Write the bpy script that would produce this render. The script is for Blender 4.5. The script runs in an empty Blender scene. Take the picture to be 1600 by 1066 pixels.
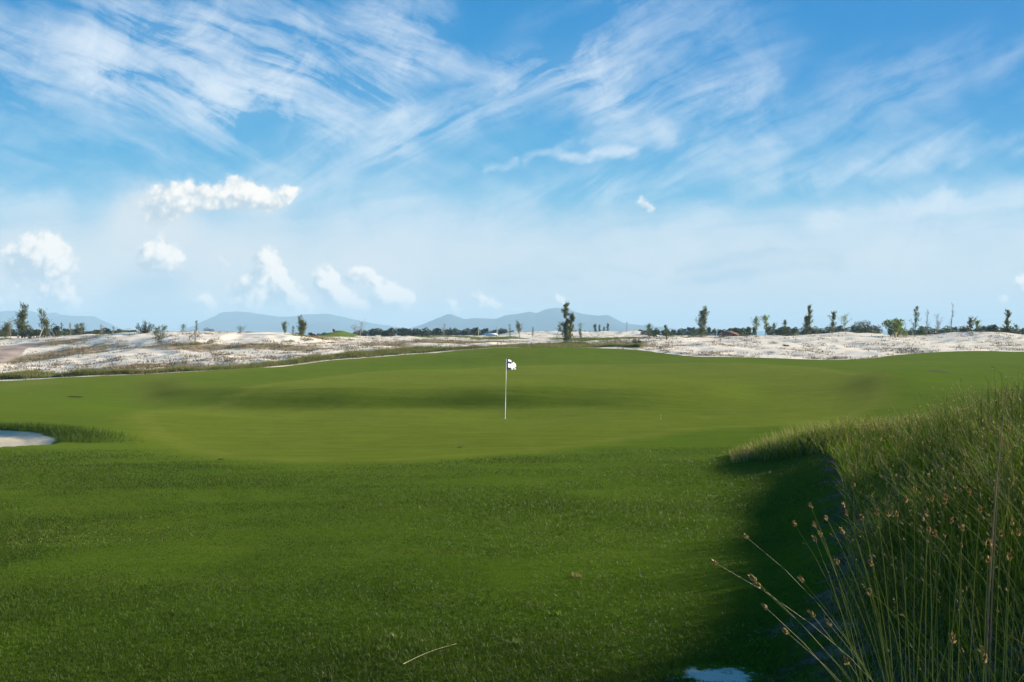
import bpy, math, random
import numpy as np
from mathutils import Vector

# ------------------------------------------------------------------ camera, light, exposure
S = bpy.context.scene
COL = S.collection
F = 1244.0            # focal length in pixels of a 1600 wide frame (28 mm lens)
VH = 524.0            # image row of the horizon
CZ = 3.0              # camera height (z = 0 is the low part of the green)
cam_d = bpy.data.cameras.new("camera")
cam_d.lens = 28.0
cam_d.sensor_width = 36.0
cam_d.clip_start = 0.05
cam_d.clip_end = 60000
cam = bpy.data.objects.new("camera", cam_d)
COL.objects.link(cam)
cam.location = (0, 0, CZ)
cam.rotation_euler = (math.radians(90) - math.atan((533 - VH) / F), 0, 0)
S.camera = cam

SUN_EL = math.radians(16.5)
SUN_AZ = math.radians(27)          # how far the sun stands in front of the exact right
sdir = Vector((math.cos(SUN_EL) * math.cos(SUN_AZ), math.cos(SUN_EL) * math.sin(SUN_AZ), math.sin(SUN_EL)))
sun_d = bpy.data.lights.new("sun", 'SUN')
sun_d.energy = 5.0
sun_d.angle = math.radians(0.53)
sun_d.color = (1.0, 0.885, 0.73)
sun = bpy.data.objects.new("sun", sun_d)
COL.objects.link(sun)
sun.rotation_euler = sdir.to_track_quat('Z', 'Y').to_euler()
sun.location = sdir * 50

vs = S.view_settings
S.display_settings.display_device = 'sRGB'
vs.view_transform = 'Standard'
vs.look = 'None'
vs.gamma = 1
vs.exposure = 1.5
vs.use_curve_mapping = False
SKYGAIN = 1.0 / (2 ** 1.5) / 0.1   # world strength is 0.1

# ------------------------------------------------------------------ node helper
class NT:
    def __init__(self, tree):
        self.t = tree
        self.n = tree.nodes
        self.l = tree.links
    def new(self, typ, **kw):
        nd = self.n.new(typ)
        for k, v in kw.items():
            setattr(nd, k, v)
        return nd
    def put(self, sock, v):
        if isinstance(v, bpy.types.NodeSocket):
            self.l.new(v, sock)
        elif v is not None:
            if hasattr(sock, 'default_value'):
                try:
                    sock.default_value = v
                except Exception:
                    if isinstance(v, (tuple, list)) and len(v) == 3:
                        sock.default_value = (*v, 1)
                    else:
                        sock.default_value = (v, v, v)
    def m(self, op, a, b=None, c=None, clamp=False):
        nd = self.new('ShaderNodeMath', operation=op)
        self.put(nd.inputs[0], a)
        if b is not None: self.put(nd.inputs[1], b)
        if c is not None: self.put(nd.inputs[2], c)
        if clamp:      # separate nodes keep the shader's stack small
            return self.m('MINIMUM', self.m('MAXIMUM', nd.outputs[0], 0.0), 1.0)
        return nd.outputs[0]
    def v(self, op, a, b=None, c=None, s=None):
        nd = self.new('ShaderNodeVectorMath', operation=op)
        self.put(nd.inputs[0], a)
        if b is not None: self.put(nd.inputs[1], b)
        if c is not None: self.put(nd.inputs[2], c)
        if s is not None: self.put(nd.inputs['Scale'], s)
        return nd.outputs['Value'] if op in ('LENGTH', 'DISTANCE', 'DOT_PRODUCT') else nd.outputs['Vector']
    def mr(self, x, a, b, c=0.0, d=1.0, smooth=True):
        nd = self.new('ShaderNodeMapRange', interpolation_type='SMOOTHSTEP' if smooth else 'LINEAR')
        nd.clamp = False
        for k, q in enumerate((x, a, b, c, d)):
            self.put(nd.inputs[k], q)
        if not smooth:
            lo, hi = min(c, d), max(c, d)
            return self.m('MINIMUM', self.m('MAXIMUM', nd.outputs[0], lo), hi)
        return nd.outputs[0]
    def noise(self, vec, scale, detail=4, rough=0.5, dist=0.0, dims='3D', norm=True):
        nd = self.new('ShaderNodeTexNoise', noise_dimensions=dims)
        nd.normalize = norm
        self.put(nd.inputs['Vector'], vec)
        nd.inputs['Scale'].default_value = scale
        nd.inputs['Detail'].default_value = detail
        nd.inputs['Roughness'].default_value = rough
        nd.inputs['Distortion'].default_value = dist
        return nd.outputs['Fac'], nd.outputs['Color']
    def mix(self, f, a, b, blend='MIX'):
        nd = self.new('ShaderNodeMix', data_type='RGBA', blend_type=blend)
        self.put(nd.inputs[0], f)
        self.put(nd.inputs[6], a if isinstance(a, bpy.types.NodeSocket) else (*a, 1))
        self.put(nd.inputs[7], b if isinstance(b, bpy.types.NodeSocket) else (*b, 1))
        return nd.outputs[2]
    def comb(self, x, y, z):
        nd = self.new('ShaderNodeCombineXYZ')
        for k, q in enumerate((x, y, z)):
            self.put(nd.inputs[k], q)
        return nd.outputs[0]
    def ramp(self, f, stops):
        nd = self.new('ShaderNodeValToRGB')
        e = nd.color_ramp.elements
        while len(e) < len(stops):
            e.new(0.5)
        for k, (p, c) in enumerate(stops):
            e[k].position = p
            e[k].color = (*c, 1)
        self.put(nd.inputs[0], f)
        return nd.outputs[0]

def T(u, v):
    return ((u - 800) / F, (VH - v) / F)

def build_world():
    w = bpy.data.worlds.new("World")
    S.world = w
    w.use_nodes = True
    n = NT(w.node_tree)
    n.n.clear()
    out = n.new('ShaderNodeOutputWorld')
    bg = n.new('ShaderNodeBackground')
    bg.inputs[1].default_value = 0.1
    n.l.new(bg.outputs[0], out.inputs[0])
    tc = n.new('ShaderNodeTexCoord').outputs['Generated']
    sk = n.new('ShaderNodeTexSky', sky_type='NISHITA', sun_disc=False)
    sk.sun_elevation = SUN_EL
    sk.sun_rotation = math.radians(90) - SUN_AZ
    sep = n.new('ShaderNodeSeparateXYZ')
    n.l.new(tc, sep.inputs[0])
    X, Y, Z = sep.outputs
    ay = n.m('MAXIMUM', n.m('ABSOLUTE', Y), 0.05)
    T1 = n.m('DIVIDE', X, ay)
    T2 = n.m('MAXIMUM', n.m('DIVIDE', Z, ay), -0.02)
    P = n.comb(T1, T2, 0.0)
    # clear sky: deep azure overhead, paling towards the horizon
    g = n.ramp(n.m('MULTIPLY', T2, 1.9, clamp=True), [
        (0.0, (0.60, 0.70, 0.76)), (0.07, (0.60, 0.71, 0.77)), (0.19, (0.50, 0.68, 0.80)),
        (0.33, (0.15, 0.51, 0.78)), (0.47, (0.045, 0.40, 0.74)), (0.62, (0.006, 0.31, 0.68)),
        (0.80, (0.001, 0.262, 0.63)), (1.0, (0.001, 0.19, 0.52))])
    # the sky is a little paler to the left, bluer at the upper right
    lr = n.mr(T1, -0.6, 0.7, 0.0, 1.0)
    g = n.mix(n.m('MULTIPLY', lr, n.mr(T2, 0.1, 0.35, 0.0, 0.35)), g, (0.004, 0.22, 0.66))
    skc = n.v('SCALE', sk.outputs[0], s=0.09)
    base = n.mix(0.03, g, skc)

    # warps
    w1 = n.noise(P, 5.0, 3, 0.5)[1]
    w2 = n.noise(P, 26.0, 4, 0.6)[1]
    d1 = n.v('SCALE', n.v('SUBTRACT', w1, (0.5, 0.5, 0.5)), s=0.085)
    d2 = n.v('SCALE', n.v('SUBTRACT', w2, (0.5, 0.5, 0.5)), s=0.03)
    Pw = n.v('ADD', n.v('ADD', P, d1), d2)
    Pw = n.v('MULTIPLY', Pw, (1, 1, 0))

    def streak(ang, sx, sy, seed, detail=10, rough=0.62):
        mp = n.new('ShaderNodeMapping', vector_type='TEXTURE')
        mp.inputs['Rotation'].default_value = (0, 0, math.radians(ang))
        n.l.new(n.v('ADD', P, n.v('SCALE', d1, s=0.55)), mp.inputs[0])
        q = n.v('MULTIPLY', mp.outputs[0], (sx, sy, 1))
        q = n.v('ADD', q, (seed, seed * 1.7, 0))
        return n.noise(q, 1.0, detail, rough, 0.5)[0]

    def field(strokes):
        acc = None
        for (u0, v0, u1, v1, wd, amp) in strokes:
            a = T(u0, v0); b = T(u1, v1)
            ba = (b[0] - a[0], b[1] - a[1], 0)
            L2 = ba[0] ** 2 + ba[1] ** 2
            pa = n.v('SUBTRACT', Pw, (a[0], a[1], 0))
            h = n.m('MULTIPLY', n.v('DOT_PRODUCT', pa, ba), 1.0 / L2, clamp=True)
            c = n.v('SCALE', ba, s=h)
            dd = n.v('DISTANCE', pa, c)
            k = n.mr(dd, wd / F * 1.6, 0.0, 0.0, amp)
            acc = k if acc is None else n.m('ADD', acc, k)
        return acc
    A = field([(-120, 85, 150, 115, 62, .75), (150, 110, 340, 160, 58, .8), (340, 160, 520, 208, 42, .8),
               (170, -30, 300, 60, 50, .7), (300, 60, 440, 130, 48, .75), (430, 125, 600, 145, 42, .7),
               (300, 0, 640, 60, 60, .45), (640, 100, 790, 108, 28, .45), (-50, 20, 200, 50, 55, .4),
               (200, 120, 450, 190, 70, .35), (580, 10, 680, 60, 40, .35), (400, 60, 620, 100, 55, .4),
               (60, 220, 380, 260, 70, .22)])
    B = field([(430, 285, 620, 215, 52, .75), (620, 215, 870, 115, 48, .75), (925, 95, 955, 195, 40, .7),
               (1000, 30, 1130, 130, 80, .34), (1090, -20, 1190, 60, 70, .25), (1060, 170, 1205, 122, 26, .5), (1005, 160, 1035, 225, 20, .6),
               (700, 358, 950, 303, 30, .5), (950, 303, 1200, 236, 30, .5), (1150, 300, 1500, 250, 20, .32),
               (820, 264, 912, 216, 8, .55), (875, 250, 990, 243, 9, .9), (755, 277, 800, 262, 7, .5),
               (950, 130, 1080, 210, 70, .4), (1180, 200, 1440, 150, 45, .35), (1200, 275, 1600, 225, 30, .4), (1330, 120, 1600, 90, 40, .25), (860, 110, 960, 60, 80, .2)])
    C = field([(-60, 296, 90, 312, 20, .5), (-60, 345, 640, 355, 60, .45), (-60, 390, 700, 400, 60, .4),
               (1270, 345, 1490, 313, 13, 1.1), (1290, 352, 1660, 328, 42, .8), (960, 395, 1660, 375, 55, .7),
               (640, 395, 1100, 378, 45, .7), (400, 450, 1660, 440, 80, .5), (1480, 318, 1660, 322, 14, .5),
               (1050, 425, 1660, 410, 30, .3), (560, 330, 800, 340, 50, .25)])
    nA = streak(-25, 4.2, 24.0, 3.1)
    nB = streak(27, 4.2, 22.0, 9.4)
    nC = streak(6, 4.0, 30.0, 17.7)
    nf = n.noise(Pw, 12.0, 10, 0.66, 0.9)[0]
    def al(M, N, lo, hi, top):
        q = n.m('MULTIPLY', M, n.mr(n.m('ADD', n.m('MULTIPLY', N, 0.72), n.m('MULTIPLY', nf, 0.28)), lo, hi, 0.05, 1.25, smooth=False))
        q = n.m('SUBTRACT', 1.0, n.m('EXPONENT', n.m('MULTIPLY', q, -1.5)))
        q = n.m('MULTIPLY', q, n.mr(nf, 0.25, 0.62, 0.72, 1.0))
        return n.m('MULTIPLY', q, top)
    aA = al(A, nA, 0.43, 0.70, 1.0)
    aB = al(B, nB, 0.42, 0.72, 0.95)
    aC = al(C, nC, 0.30, 0.66, 0.85)
    thin = n.m('MULTIPLY', n.mr(n.m('ADD', n.m('MULTIPLY', nA, 0.5), n.m('MULTIPLY', nB, 0.5)), 0.42, 0.70), n.mr(T2, 0.40, 0.15, 0.0, 0.26))
    inv = lambda s: n.m('SUBTRACT', 1.0, s, clamp=True)
    tot = n.m('SUBTRACT', 1.0, n.m('MULTIPLY', n.m('MULTIPLY', inv(aA), inv(aB)), n.m('MULTIPLY', inv(aC), inv(thin))))
    cc = n.mix(n.mr(T2, 0.03, 0.22), (0.74, 0.80, 0.83), (0.80, 0.89, 0.98))
    colr = n.mix(tot, base, cc)
    # grey under-lit bars low in the sky
    G = field([(1060, 408, 1300, 402, 9, .7), (1085, 425, 1300, 422, 10, .5), (1040, 432, 1180, 430, 12, .45), (760, 432, 900, 430, 6, .5), (930, 412, 1010, 413, 4, .4),
               (200, 430, 420, 445, 26, .5), (120, 455, 330, 455, 24, .5), (190, 345, 205, 372, 10, .7)])
    colr = n.mix(n.m('MULTIPLY', n.m('MULTIPLY', G, n.mr(nC, 0.35, 0.6), clamp=True), 0.8), colr, (0.42, 0.60, 0.74))

    # cumulus: heaps of warped puffs
    c1 = n.noise(P, 30.0, 9, 0.66)[1]
    Pc = n.v('ADD', P, n.v('SCALE', n.v('SUBTRACT', c1, (0.5, 0.5, 0.5)), s=0.036))
    Pc = n.v('MULTIPLY', Pc, (1, 1, 0))
    Pl = n.v('ADD', Pc, (0.006, 0.006, 0))          # the same a little towards the sun
    def puffs(lst, pp):
        acc = None
        for (u, v, r, amp) in lst:
            a = T(u, v)
            k = n.mr(n.v('DISTANCE', pp, (a[0], a[1], 0)), r / F * 2.3, 0.0, 0.0, amp)
            acc = k if acc is None else n.m('ADD', acc, k)
        return acc
    bright = [(72, 396, 24, 1), (50, 404, 18, .9), (92, 406, 17, .9), (22, 414, 20, .5), (60, 412, 26, .6), (96, 462, 18, .7), (75, 470, 24, .5), (2, 470, 16, .6), (105, 478, 13, .5),
              (240, 330, 20, .5), (265, 318, 20, .8), (300, 312, 18, .8), (335, 309, 14, .8), (365, 303, 14, .9), (392, 305, 15, 1), (418, 313, 13, 1), (440, 306, 10, .9), (460, 298, 7, .7),
              (252, 402, 20, 1), (236, 400, 15, .7), (268, 408, 12, .8), (345, 408, 9, .45),
              (414, 402, 12, .9), (418, 420, 13, .9), (402, 440, 15, .7), (422, 446, 15, .9), (385, 458, 18, .8), (404, 474, 16, .9), (378, 478, 12, .5), (442, 440, 11, .9), (447, 458, 13, .9), (460, 472, 13, .8), (475, 486, 12, .6),
              (318, 473, 11, .8), (327, 468, 8, .7), (303, 477, 7, .5),
              (504, 430, 11, .8), (512, 440, 10, .7), (505, 450, 10, .7), (522, 460, 12, .9), (536, 470, 12, .9), (530, 484, 12, .7), (552, 482, 14, .6), (575, 480, 15, .5),
              (598, 464, 13, 1), (614, 462, 13, 1), (606, 474, 14, .8), (634, 472, 11, .9), (560, 431, 11, .6), (578, 430, 9, .8), (545, 432, 7, .5), (590, 434, 6, .5),
              (702, 478, 6, .7), (712, 484, 6, .6), (744, 466, 7, .7), (750, 474, 6, .5), (766, 478, 8, .8), (778, 482, 5, .5), (873, 466, 6, .8), (880, 470, 5, .6), (1597, 442, 9, .9), (1002, 320, 8, .4), (1016, 327, 7, .35), (1565, 471, 7, .5)]
    soft = [(60, 440, 70, .9), (590, 475, 50, .6), (70, 470, 50, .6), (215, 350, 42, .55), (250, 345, 40, .5), (260, 380, 55, .5), (160, 425, 40, .35), (400, 455, 60, .9), (460, 470, 40, .6), (560, 465, 60, .6), (600, 480, 50, .5), (350, 425, 40, .4), (320, 475, 26, .4), (720, 475, 40, .35), (-10, 470, 40, .5), (420, 320, 30, .4), (540, 450, 50, .4)]
    FS = puffs(soft, Pc)
    bright = [(u, v, r * 1.12, a * 1.15) for u, v, r, a in bright]
    FB = puffs(bright, Pc)
    FL = puffs(bright, Pl)
    fine = n.noise(P, 90.0, 5, 0.6)[0]
    def voro(sc):
        nd = n.new('ShaderNodeTexVoronoi', feature='SMOOTH_F1', voronoi_dimensions='3D')
        n.l.new(n.v('ADD', P, n.v('SCALE', c1, s=0.012)), nd.inputs['Vector'])
        nd.inputs['Scale'].default_value = sc
        nd.inputs['Smoothness'].default_value = 0.35
        return nd.outputs['Distance']
    v1 = voro(70.0); v2 = voro(170.0)
    bil = n.m('ADD', n.m('MULTIPLY', n.m('SUBTRACT', 0.50, v1), 0.60), n.m('MULTIPLY', n.m('SUBTRACT', 0.50, v2), 0.25))
    FB = n.m('ADD', FB, n.m('MULTIPLY', bil, n.mr(FB, 0.05, 0.5)))
    sa = n.m('MULTIPLY', n.mr(n.m('ADD', FS, n.m('MULTIPLY', fine, 0.2)), 0.12, 0.9), 0.85)
    colr = n.mix(sa, colr, (0.76, 0.82, 0.85))
    ba = n.mr(n.m('ADD', FB, n.m('MULTIPLY', fine, 0.25)), 0.22, 0.90)
    lit = n.mr(n.m('ADD', n.m('ADD', n.m('MULTIPLY', n.m('SUBTRACT', FB, FL), 0.55), n.m('MULTIPLY', bil, 0.55)), n.m('MULTIPLY', n.m('SUBTRACT', fine, 0.5), 0.35)), -0.30, 0.36)
    cu = n.mix(lit, (0.56, 0.67, 0.75), (1.14, 1.07, 0.98))
    colr = n.mix(n.m('MULTIPLY', ba, n.mr(T2, 0.018, 0.05, 0.25, 0.95)), colr, cu)
    # below the horizon
    colr = n.mix(n.mr(Z, -0.03, -0.005, 1.0, 0.0), colr, (0.30, 0.38, 0.36))
    fin = n.v('SCALE', colr, s=SKYGAIN)
    n.l.new(fin, bg.inputs[0])
build_world()

# ------------------------------------------------------------------ numpy helpers
rng = np.random.default_rng(7)
def hash2(ix, iy, seed):
    h = (ix.astype(np.int64) * 374761393 + iy.astype(np.int64) * 668265263 + seed * 1442695041) & 0x7fffffff
    h = ((h ^ (h >> 13)) * 1274126177) & 0x7fffffff
    return ((h ^ (h >> 16)) & 0xffff) / 65535.0
def vnoise(x, y, sc, seed=0):
    x = x / sc; y = y / sc
    ix = np.floor(x); iy = np.floor(y)
    fx = x - ix; fy = y - iy
    fx = fx * fx * fx * (fx * (fx * 6 - 15) + 10); fy = fy * fy * fy * (fy * (fy * 6 - 15) + 10)
    a = hash2(ix, iy, seed); b = hash2(ix + 1, iy, seed); c = hash2(ix, iy + 1, seed); d = hash2(ix + 1, iy + 1, seed)
    return (a * (1 - fx) + b * fx) * (1 - fy) + (c * (1 - fx) + d * fx) * fy - 0.5
def fbm(x, y, sc, seed=0, o=4):
    r = 0; a = 1
    for k in range(o):
        r = r + a * vnoise(x, y, sc / 2 ** k, seed + k * 17); a *= 0.5
    return r
def pchip(xk, yk, x):
    """monotone cubic through (xk, yk); yk may be 2-D, with knots along axis 0"""
    xk = np.asarray(xk, float); yk = np.asarray(yk, float)
    if yk.ndim == 1: yk = yk[:, None]
    h = np.diff(xk)[:, None]; dl = np.diff(yk, axis=0) / h
    m = np.zeros_like(yk)
    w1 = 2 * h[1:] + h[:-1]; w2 = h[1:] + 2 * h[:-1]
    p = dl[:-1] * dl[1:]
    with np.errstate(divide='ignore', invalid='ignore'):
        mm = (w1 + w2) / (w1 / dl[:-1] + w2 / dl[1:])
    m[1:-1] = np.where(p > 0, np.nan_to_num(mm), 0)
    m[0] = dl[0]; m[-1] = dl[-1]
    i = np.clip(np.searchsorted(xk, x, side='right') - 1, 0, len(xk) - 2)
    t = ((x - xk[i]) / (xk[i + 1] - xk[i]))[:, None]
    H = h[i]
    return ((1 + 2 * t) * (1 - t) ** 2) * yk[i] + t * (1 - t) ** 2 * H * m[i] + t * t * (3 - 2 * t) * yk[i + 1] + t * t * (t - 1) * H * m[i + 1]
def sdf_poly(px, py, poly):
    """signed distance, positive inside"""
    poly = np.asarray(poly, float); n_ = len(poly)
    d = np.full(px.shape, 1e18); ins = np.zeros(px.shape, bool)
    for i in range(n_):
        ax, ay = poly[i]; bx, by = poly[(i + 1) % n_]
        ex, ey = bx - ax, by - ay; wx, wy = px - ax, py - ay
        t = np.clip((wx * ex + wy * ey) / (ex * ex + ey * ey + 1e-12), 0, 1)
        d = np.minimum(d, (wx - ex * t) ** 2 + (wy - ey * t) ** 2)
        c = (ay > py) != (by > py)
        with np.errstate(divide='ignore', invalid='ignore'):
            xi = (bx - ax) * (py - ay) / (by - ay) + ax
        ins ^= c & (px < xi)
    return np.where(ins, 1, -1) * np.sqrt(d)
def smooth_poly(pts, k=8):
    pts = np.asarray(pts, float); n_ = len(pts); out = []
    for i in range(n_):
        p0, p1, p2, p3 = pts[i - 1], pts[i], pts[(i + 1) % n_], pts[(i + 2) % n_]
        for j in range(k):
            t = j / k
            out.append(0.5 * ((2 * p1) + (-p0 + p2) * t + (2 * p0 - 5 * p1 + 4 * p2 - p3) * t * t + (-p0 + 3 * p1 - 3 * p2 + p3) * t ** 3))
    return np.array(out)

# ------------------------------------------------------------------ terrain: profiles of the ground along lines of sight (distance, height)
def zz(d, v): return (d, CZ - (v - VH) / F * d)
def col(*dv): return [zz(d, v) for d, v in dv]
NEAR0 = [(1, 1.40), (2.2, 1.38)]
FAR = [(260, 2.66), (500, 2.70), (6000, 2.70)]
nl = [(3.8, 1066), (5.8, 900), (8.7, 800), (12, 740)]
PR = {
    -150: NEAR0 + col(*nl, (16, 706), (19.5, 680), (22.5, 660), (26, 641), (32, 626), (40, 611), (49, 597), (50.5, 595), (56, 588), (66, 572), (80, 551), (95, 538), (110, 531), (140, 528), (200, 526)),
    0: NEAR0 + col(*nl, (16, 706), (19.5, 680), (22.5, 660), (26, 641), (32, 626), (40, 611), (49, 596), (50.5, 594), (56, 587), (66, 571), (80, 550), (95, 537), (110, 531), (140, 528), (200, 526)),
    100: NEAR0 + col(*nl, (16, 706), (19.5, 684), (22.5, 662), (26, 640), (30, 629), (34, 625), (40, 612), (48, 594), (51, 591), (56, 585), (66, 569), (80, 548), (92, 532), (100, 527), (110, 527), (140, 527), (200, 526)),
    200: NEAR0 + col(*nl, (16, 708), (20, 682), (24, 654), (26.5, 640), (28.5, 637), (33, 632), (40, 615), (47, 597), (52, 588), (57, 580), (66, 566), (78, 545), (88, 527), (94, 521.5), (110, 523), (140, 526), (200, 526)),
    300: NEAR0 + col(*nl, (16, 710), (20, 687), (24, 659), (26.5, 645), (28.5, 640), (31.5, 637), (34.5, 620), (37.5, 605), (44, 593), (50, 586), (56, 580), (62, 573), (72, 553), (82, 532), (90, 519.5), (98, 518.5), (115, 522), (150, 525)),
    400: NEAR0 + col(*nl, (16, 712), (20, 689), (24, 662), (26.5, 649), (29, 645), (31.8, 638), (34, 616), (36.2, 603), (45, 590), (52, 581), (58, 575), (63, 569), (72, 553), (84, 532), (92, 521), (100, 521), (120, 523), (160, 525.5)),
    530: NEAR0 + col(*nl, (16, 712), (20, 689), (24, 664), (26.5, 652), (29, 648), (32, 638), (33.7, 617), (35.4, 604), (45, 590), (60, 573), (66, 563), (72, 555), (84, 541), (96, 534), (112, 530), (150, 527)),
    660: NEAR0 + col(*nl, (17, 703), (21, 683), (24.5, 663), (26.7, 655), (29, 651), (32.5, 638), (34, 617), (35.6, 605), (46, 590), (62, 573), (69, 556), (73, 552), (82, 545), (95, 537), (115, 531), (160, 526.5)),
    790: NEAR0 + col(*nl, (17, 700), (21, 679), (25, 663), (26.8, 657.5), (28, 654), (30, 650.5), (32.6, 640), (34.2, 618), (35.8, 605), (46, 590), (62, 574), (70, 556), (77, 543), (84, 541.5), (95, 538), (110, 533), (130, 530), (170, 527)),
    900: NEAR0 + col(*nl, (17, 699), (21, 678), (25, 661), (26.8, 656.5), (28, 653.5), (30.5, 648), (33, 637), (34.6, 618), (36.2, 605), (46, 590), (62, 574), (70, 557), (78, 543), (86, 541), (110, 532), (150, 528), (200, 526)),
    1000: NEAR0 + col(*nl, (13.5, 722), (17, 698), (21, 677), (24.5, 661), (26.5, 655.5), (28, 652), (32, 641), (34.6, 622), (36.8, 606), (46, 591), (62, 573), (70, 560), (77, 545.5), (84, 541), (95, 534), (110, 530), (150, 527)),
    1100: NEAR0 + col(*nl[:-1], (12, 736), (13.5, 719), (17, 697), (21, 675), (24.5, 659), (26.5, 653), (29, 649), (33, 638), (36, 620), (39, 605), (49, 590), (62, 572), (68, 562), (74, 556), (84, 545), (95, 535), (108, 528.5), (125, 527.5), (160, 526)),
    1200: NEAR0 + col(*nl[:-1], (11.5, 732), (12.8, 712), (17, 690), (21, 672), (24.5, 657), (26.5, 652), (30, 645), (35, 632), (40, 617), (45, 602), (52, 586), (60, 573), (68, 563), (73, 560), (82, 549), (94, 536), (106, 528), (125, 527), (160, 526)),
    1300: [(1, 1.42), (4, 1.42), (8, 1.38), (12, 1.30), (15, 1.03), (20, .80)] + col((25, 656), (27, 650), (31, 641), (35, 630), (39, 617), (44, 601), (51, 586), (60, 573), (68, 564), (74, 561), (84, 547), (94, 536), (106, 527), (125, 526.5), (160, 526)),
    1400: [(1, 1.45), (4, 1.55), (8, 1.50), (12, 1.35), (16, 1.02), (20, .78)] + col((26, 650), (32, 630), (36, 615), (40, 596), (43, 584), (46, 579), (50, 579), (56, 574), (64, 567), (72, 558), (78, 554.5), (86, 546), (96, 536), (106, 527), (125, 526), (160, 526)),
    1500: [(1, 1.5), (4, 1.70), (8, 1.70), (12, 1.5), (16, 1.1), (20, .8)] + col((26, 650), (34, 622), (40, 602), (46, 588), (52, 580), (60, 570), (70, 560), (80, 549.5), (90, 543), (98, 535), (108, 528), (125, 526), (160, 526)),
    1600: [(1, 1.5), (4, 1.85), (8, 1.92), (12, 1.65), (16, 1.15), (21, .72)] + col((26, 648), (34, 617), (42, 598), (50, 585), (60, 571), (70, 559), (82, 548.5), (90, 545), (98, 537), (108, 529), (125, 526), (160, 526)),
    1750: [(1, 1.55), (4, 1.95), (8, 2.0), (12, 1.7), (16, 1.5), (24, .7), (34, .45), (50, .45), (62, .6), (82, 1.4), (100, 2.3), (130, 2.6)],
}
S_K = np.exp(np.arange(math.log(0.35), math.log(300), 0.0115))
S_K = np.concatenate([S_K, np.exp(np.arange(math.log(S_K[-1]) + 0.05, math.log(5600), 0.07))])
th_k = []; rows = []
def addcol(th, lst):
    lst = [p for p in lst if p[0] < 255] + FAR
    if lst[0][0] > 0.3: lst = [(0.3, lst[0][1])] + lst
    lst = lst + [(20000, 2.7)]
    a = np.array(lst)
    th_k.append(th); rows.append(pchip(a[:, 0], a[:, 1], S_K)[:, 0])
back = [(1, 1.4), (6, 1.6), (20, 1.9), (100, 2.5)]
addcol(-180, back)
addcol(-120, [(1, 1.4), (10, 1.3), (30, 1.2), (60, 1.3), (100, 2.3)])
addcol(-75, [(1, 1.4), (8, 1.15), (20, .8), (40, .6), (60, .8), (100, 2.3), (140, 2.5)])
for u_ in sorted(PR):
    addcol(math.degrees(math.atan((u_ - 800) / F)), PR[u_])
addcol(50, [(1, 1.6), (3, 2.1), (6, 2.15), (10, 1.9), (16, 1.5), (30, 1.2), (80, 1.6), (130, 2.5)])  # unseen ridge at the right, raised to shade the near turf
addcol(80, [(1, 1.6), (3, 2.0), (6, 2.35), (12, 2.4), (30, 2), (100, 2.5)])
addcol(130, [(1, 1.5), (6, 2.1), (20, 2.0), (100, 2.5)])
addcol(180, back)
TH = np.concatenate([np.arange(-180, -46, 2.0), np.arange(-46, -36, 0.5), np.arange(-36, 36, 0.18), np.arange(36, 46, 0.5), np.arange(46, 180.1, 2.0)])
ZT = pchip(np.array(th_k), np.array(rows), TH)           # [theta, s]
# soften the joins between profiles
for _ in range(10):
    k = (TH > -38) & (TH < 40)
    Zs = ZT.copy(); Zs[1:-1] = 0.25 * ZT[:-2] + 0.5 * ZT[1:-1] + 0.25 * ZT[2:]
    ZT[k] = Zs[k]
COSC = np.cos(np.radians(np.minimum(np.abs(TH), 42)))
RR = S_K[None, :] / COSC[:, None]
GX = RR * np.sin(np.radians(TH))[:, None]
GY = RR * np.cos(np.radians(TH))[:, None]

def uv_d(u, v, dmin=3, dmax=250):
    """distance at which the ground is seen at (u, v)"""
    i = np.argmin(abs(TH - math.degrees(math.atan((u - 800) / F))))
    vv = VH + (CZ - ZT[i]) / S_K * F
    k = np.where((S_K >= dmin) & (S_K <= dmax))[0]
    h = k[vv[k] <= v]
    return S_K[h[0]] if len(h) else S_K[k[np.argmin(vv[k])]]
def uv_xy(u, v, dmin=3, dmax=250):
    d = uv_d(u, v, dmin, dmax)
    return ((u - 800) / F * d, d)
def poly_uv(pts, dmin=3, dmax=250, sm=True):
    p = [uv_xy(u, v, dmin, dmax) for u, v in pts]
    return smooth_poly(p) if sm else np.array(p)

# where the turf ends
EU = [-2000, -150, 0, 100, 200, 300, 400, 500, 600, 700, 780, 850, 900, 960, 1000, 1050, 1100, 1200, 1300, 1350, 1400, 1450, 1500, 1600, 1750, 3500]
EV = [596, 596, 595, 592, 588.5, 583, 575.5, 567, 558.5, 551, 544, 543, 543.5, 545.5, 548, 553, 557.5, 560.5, 562, 560, 555, 551.5, 550, 549, 548, 548]
ed = []
for u_, v_ in zip(EU, EV):
    uu = min(max(u_, -150), 1700)
    ed.append(uv_d(uu, v_, 44, 95))
EDGE_D = pchip(np.degrees(np.arctan((np.array(EU) - 800) / F)), np.array(ed), np.clip(TH, -70, 65))[:, 0]
SG = np.broadcast_to(S_K[None, :], GX.shape)
a_sand = SG - EDGE_D[:, None]                                   # metres beyond the turf edge
a_sand = np.where(np.abs(TH)[:, None] > 66, -5.0, a_sand)
# putting green
green_uv = [(198, 642), (203, 662), (228, 684), (290, 706), (380, 720), (500, 725), (640, 722), (760, 712), (880, 700), (1000, 684), (1090, 670), (1200, 660), (1300, 652),
            (1390, 630), (1390, 600), (1370, 585), (1250, 573), (1100, 567), (950, 569), (800, 574), (640, 580), (500, 588), (430, 597), (360, 618), (315, 634), (250, 637)]
GP = poly_uv(green_uv, 10, 66)
a_green = sdf_poly(GX, GY, GP)
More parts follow.
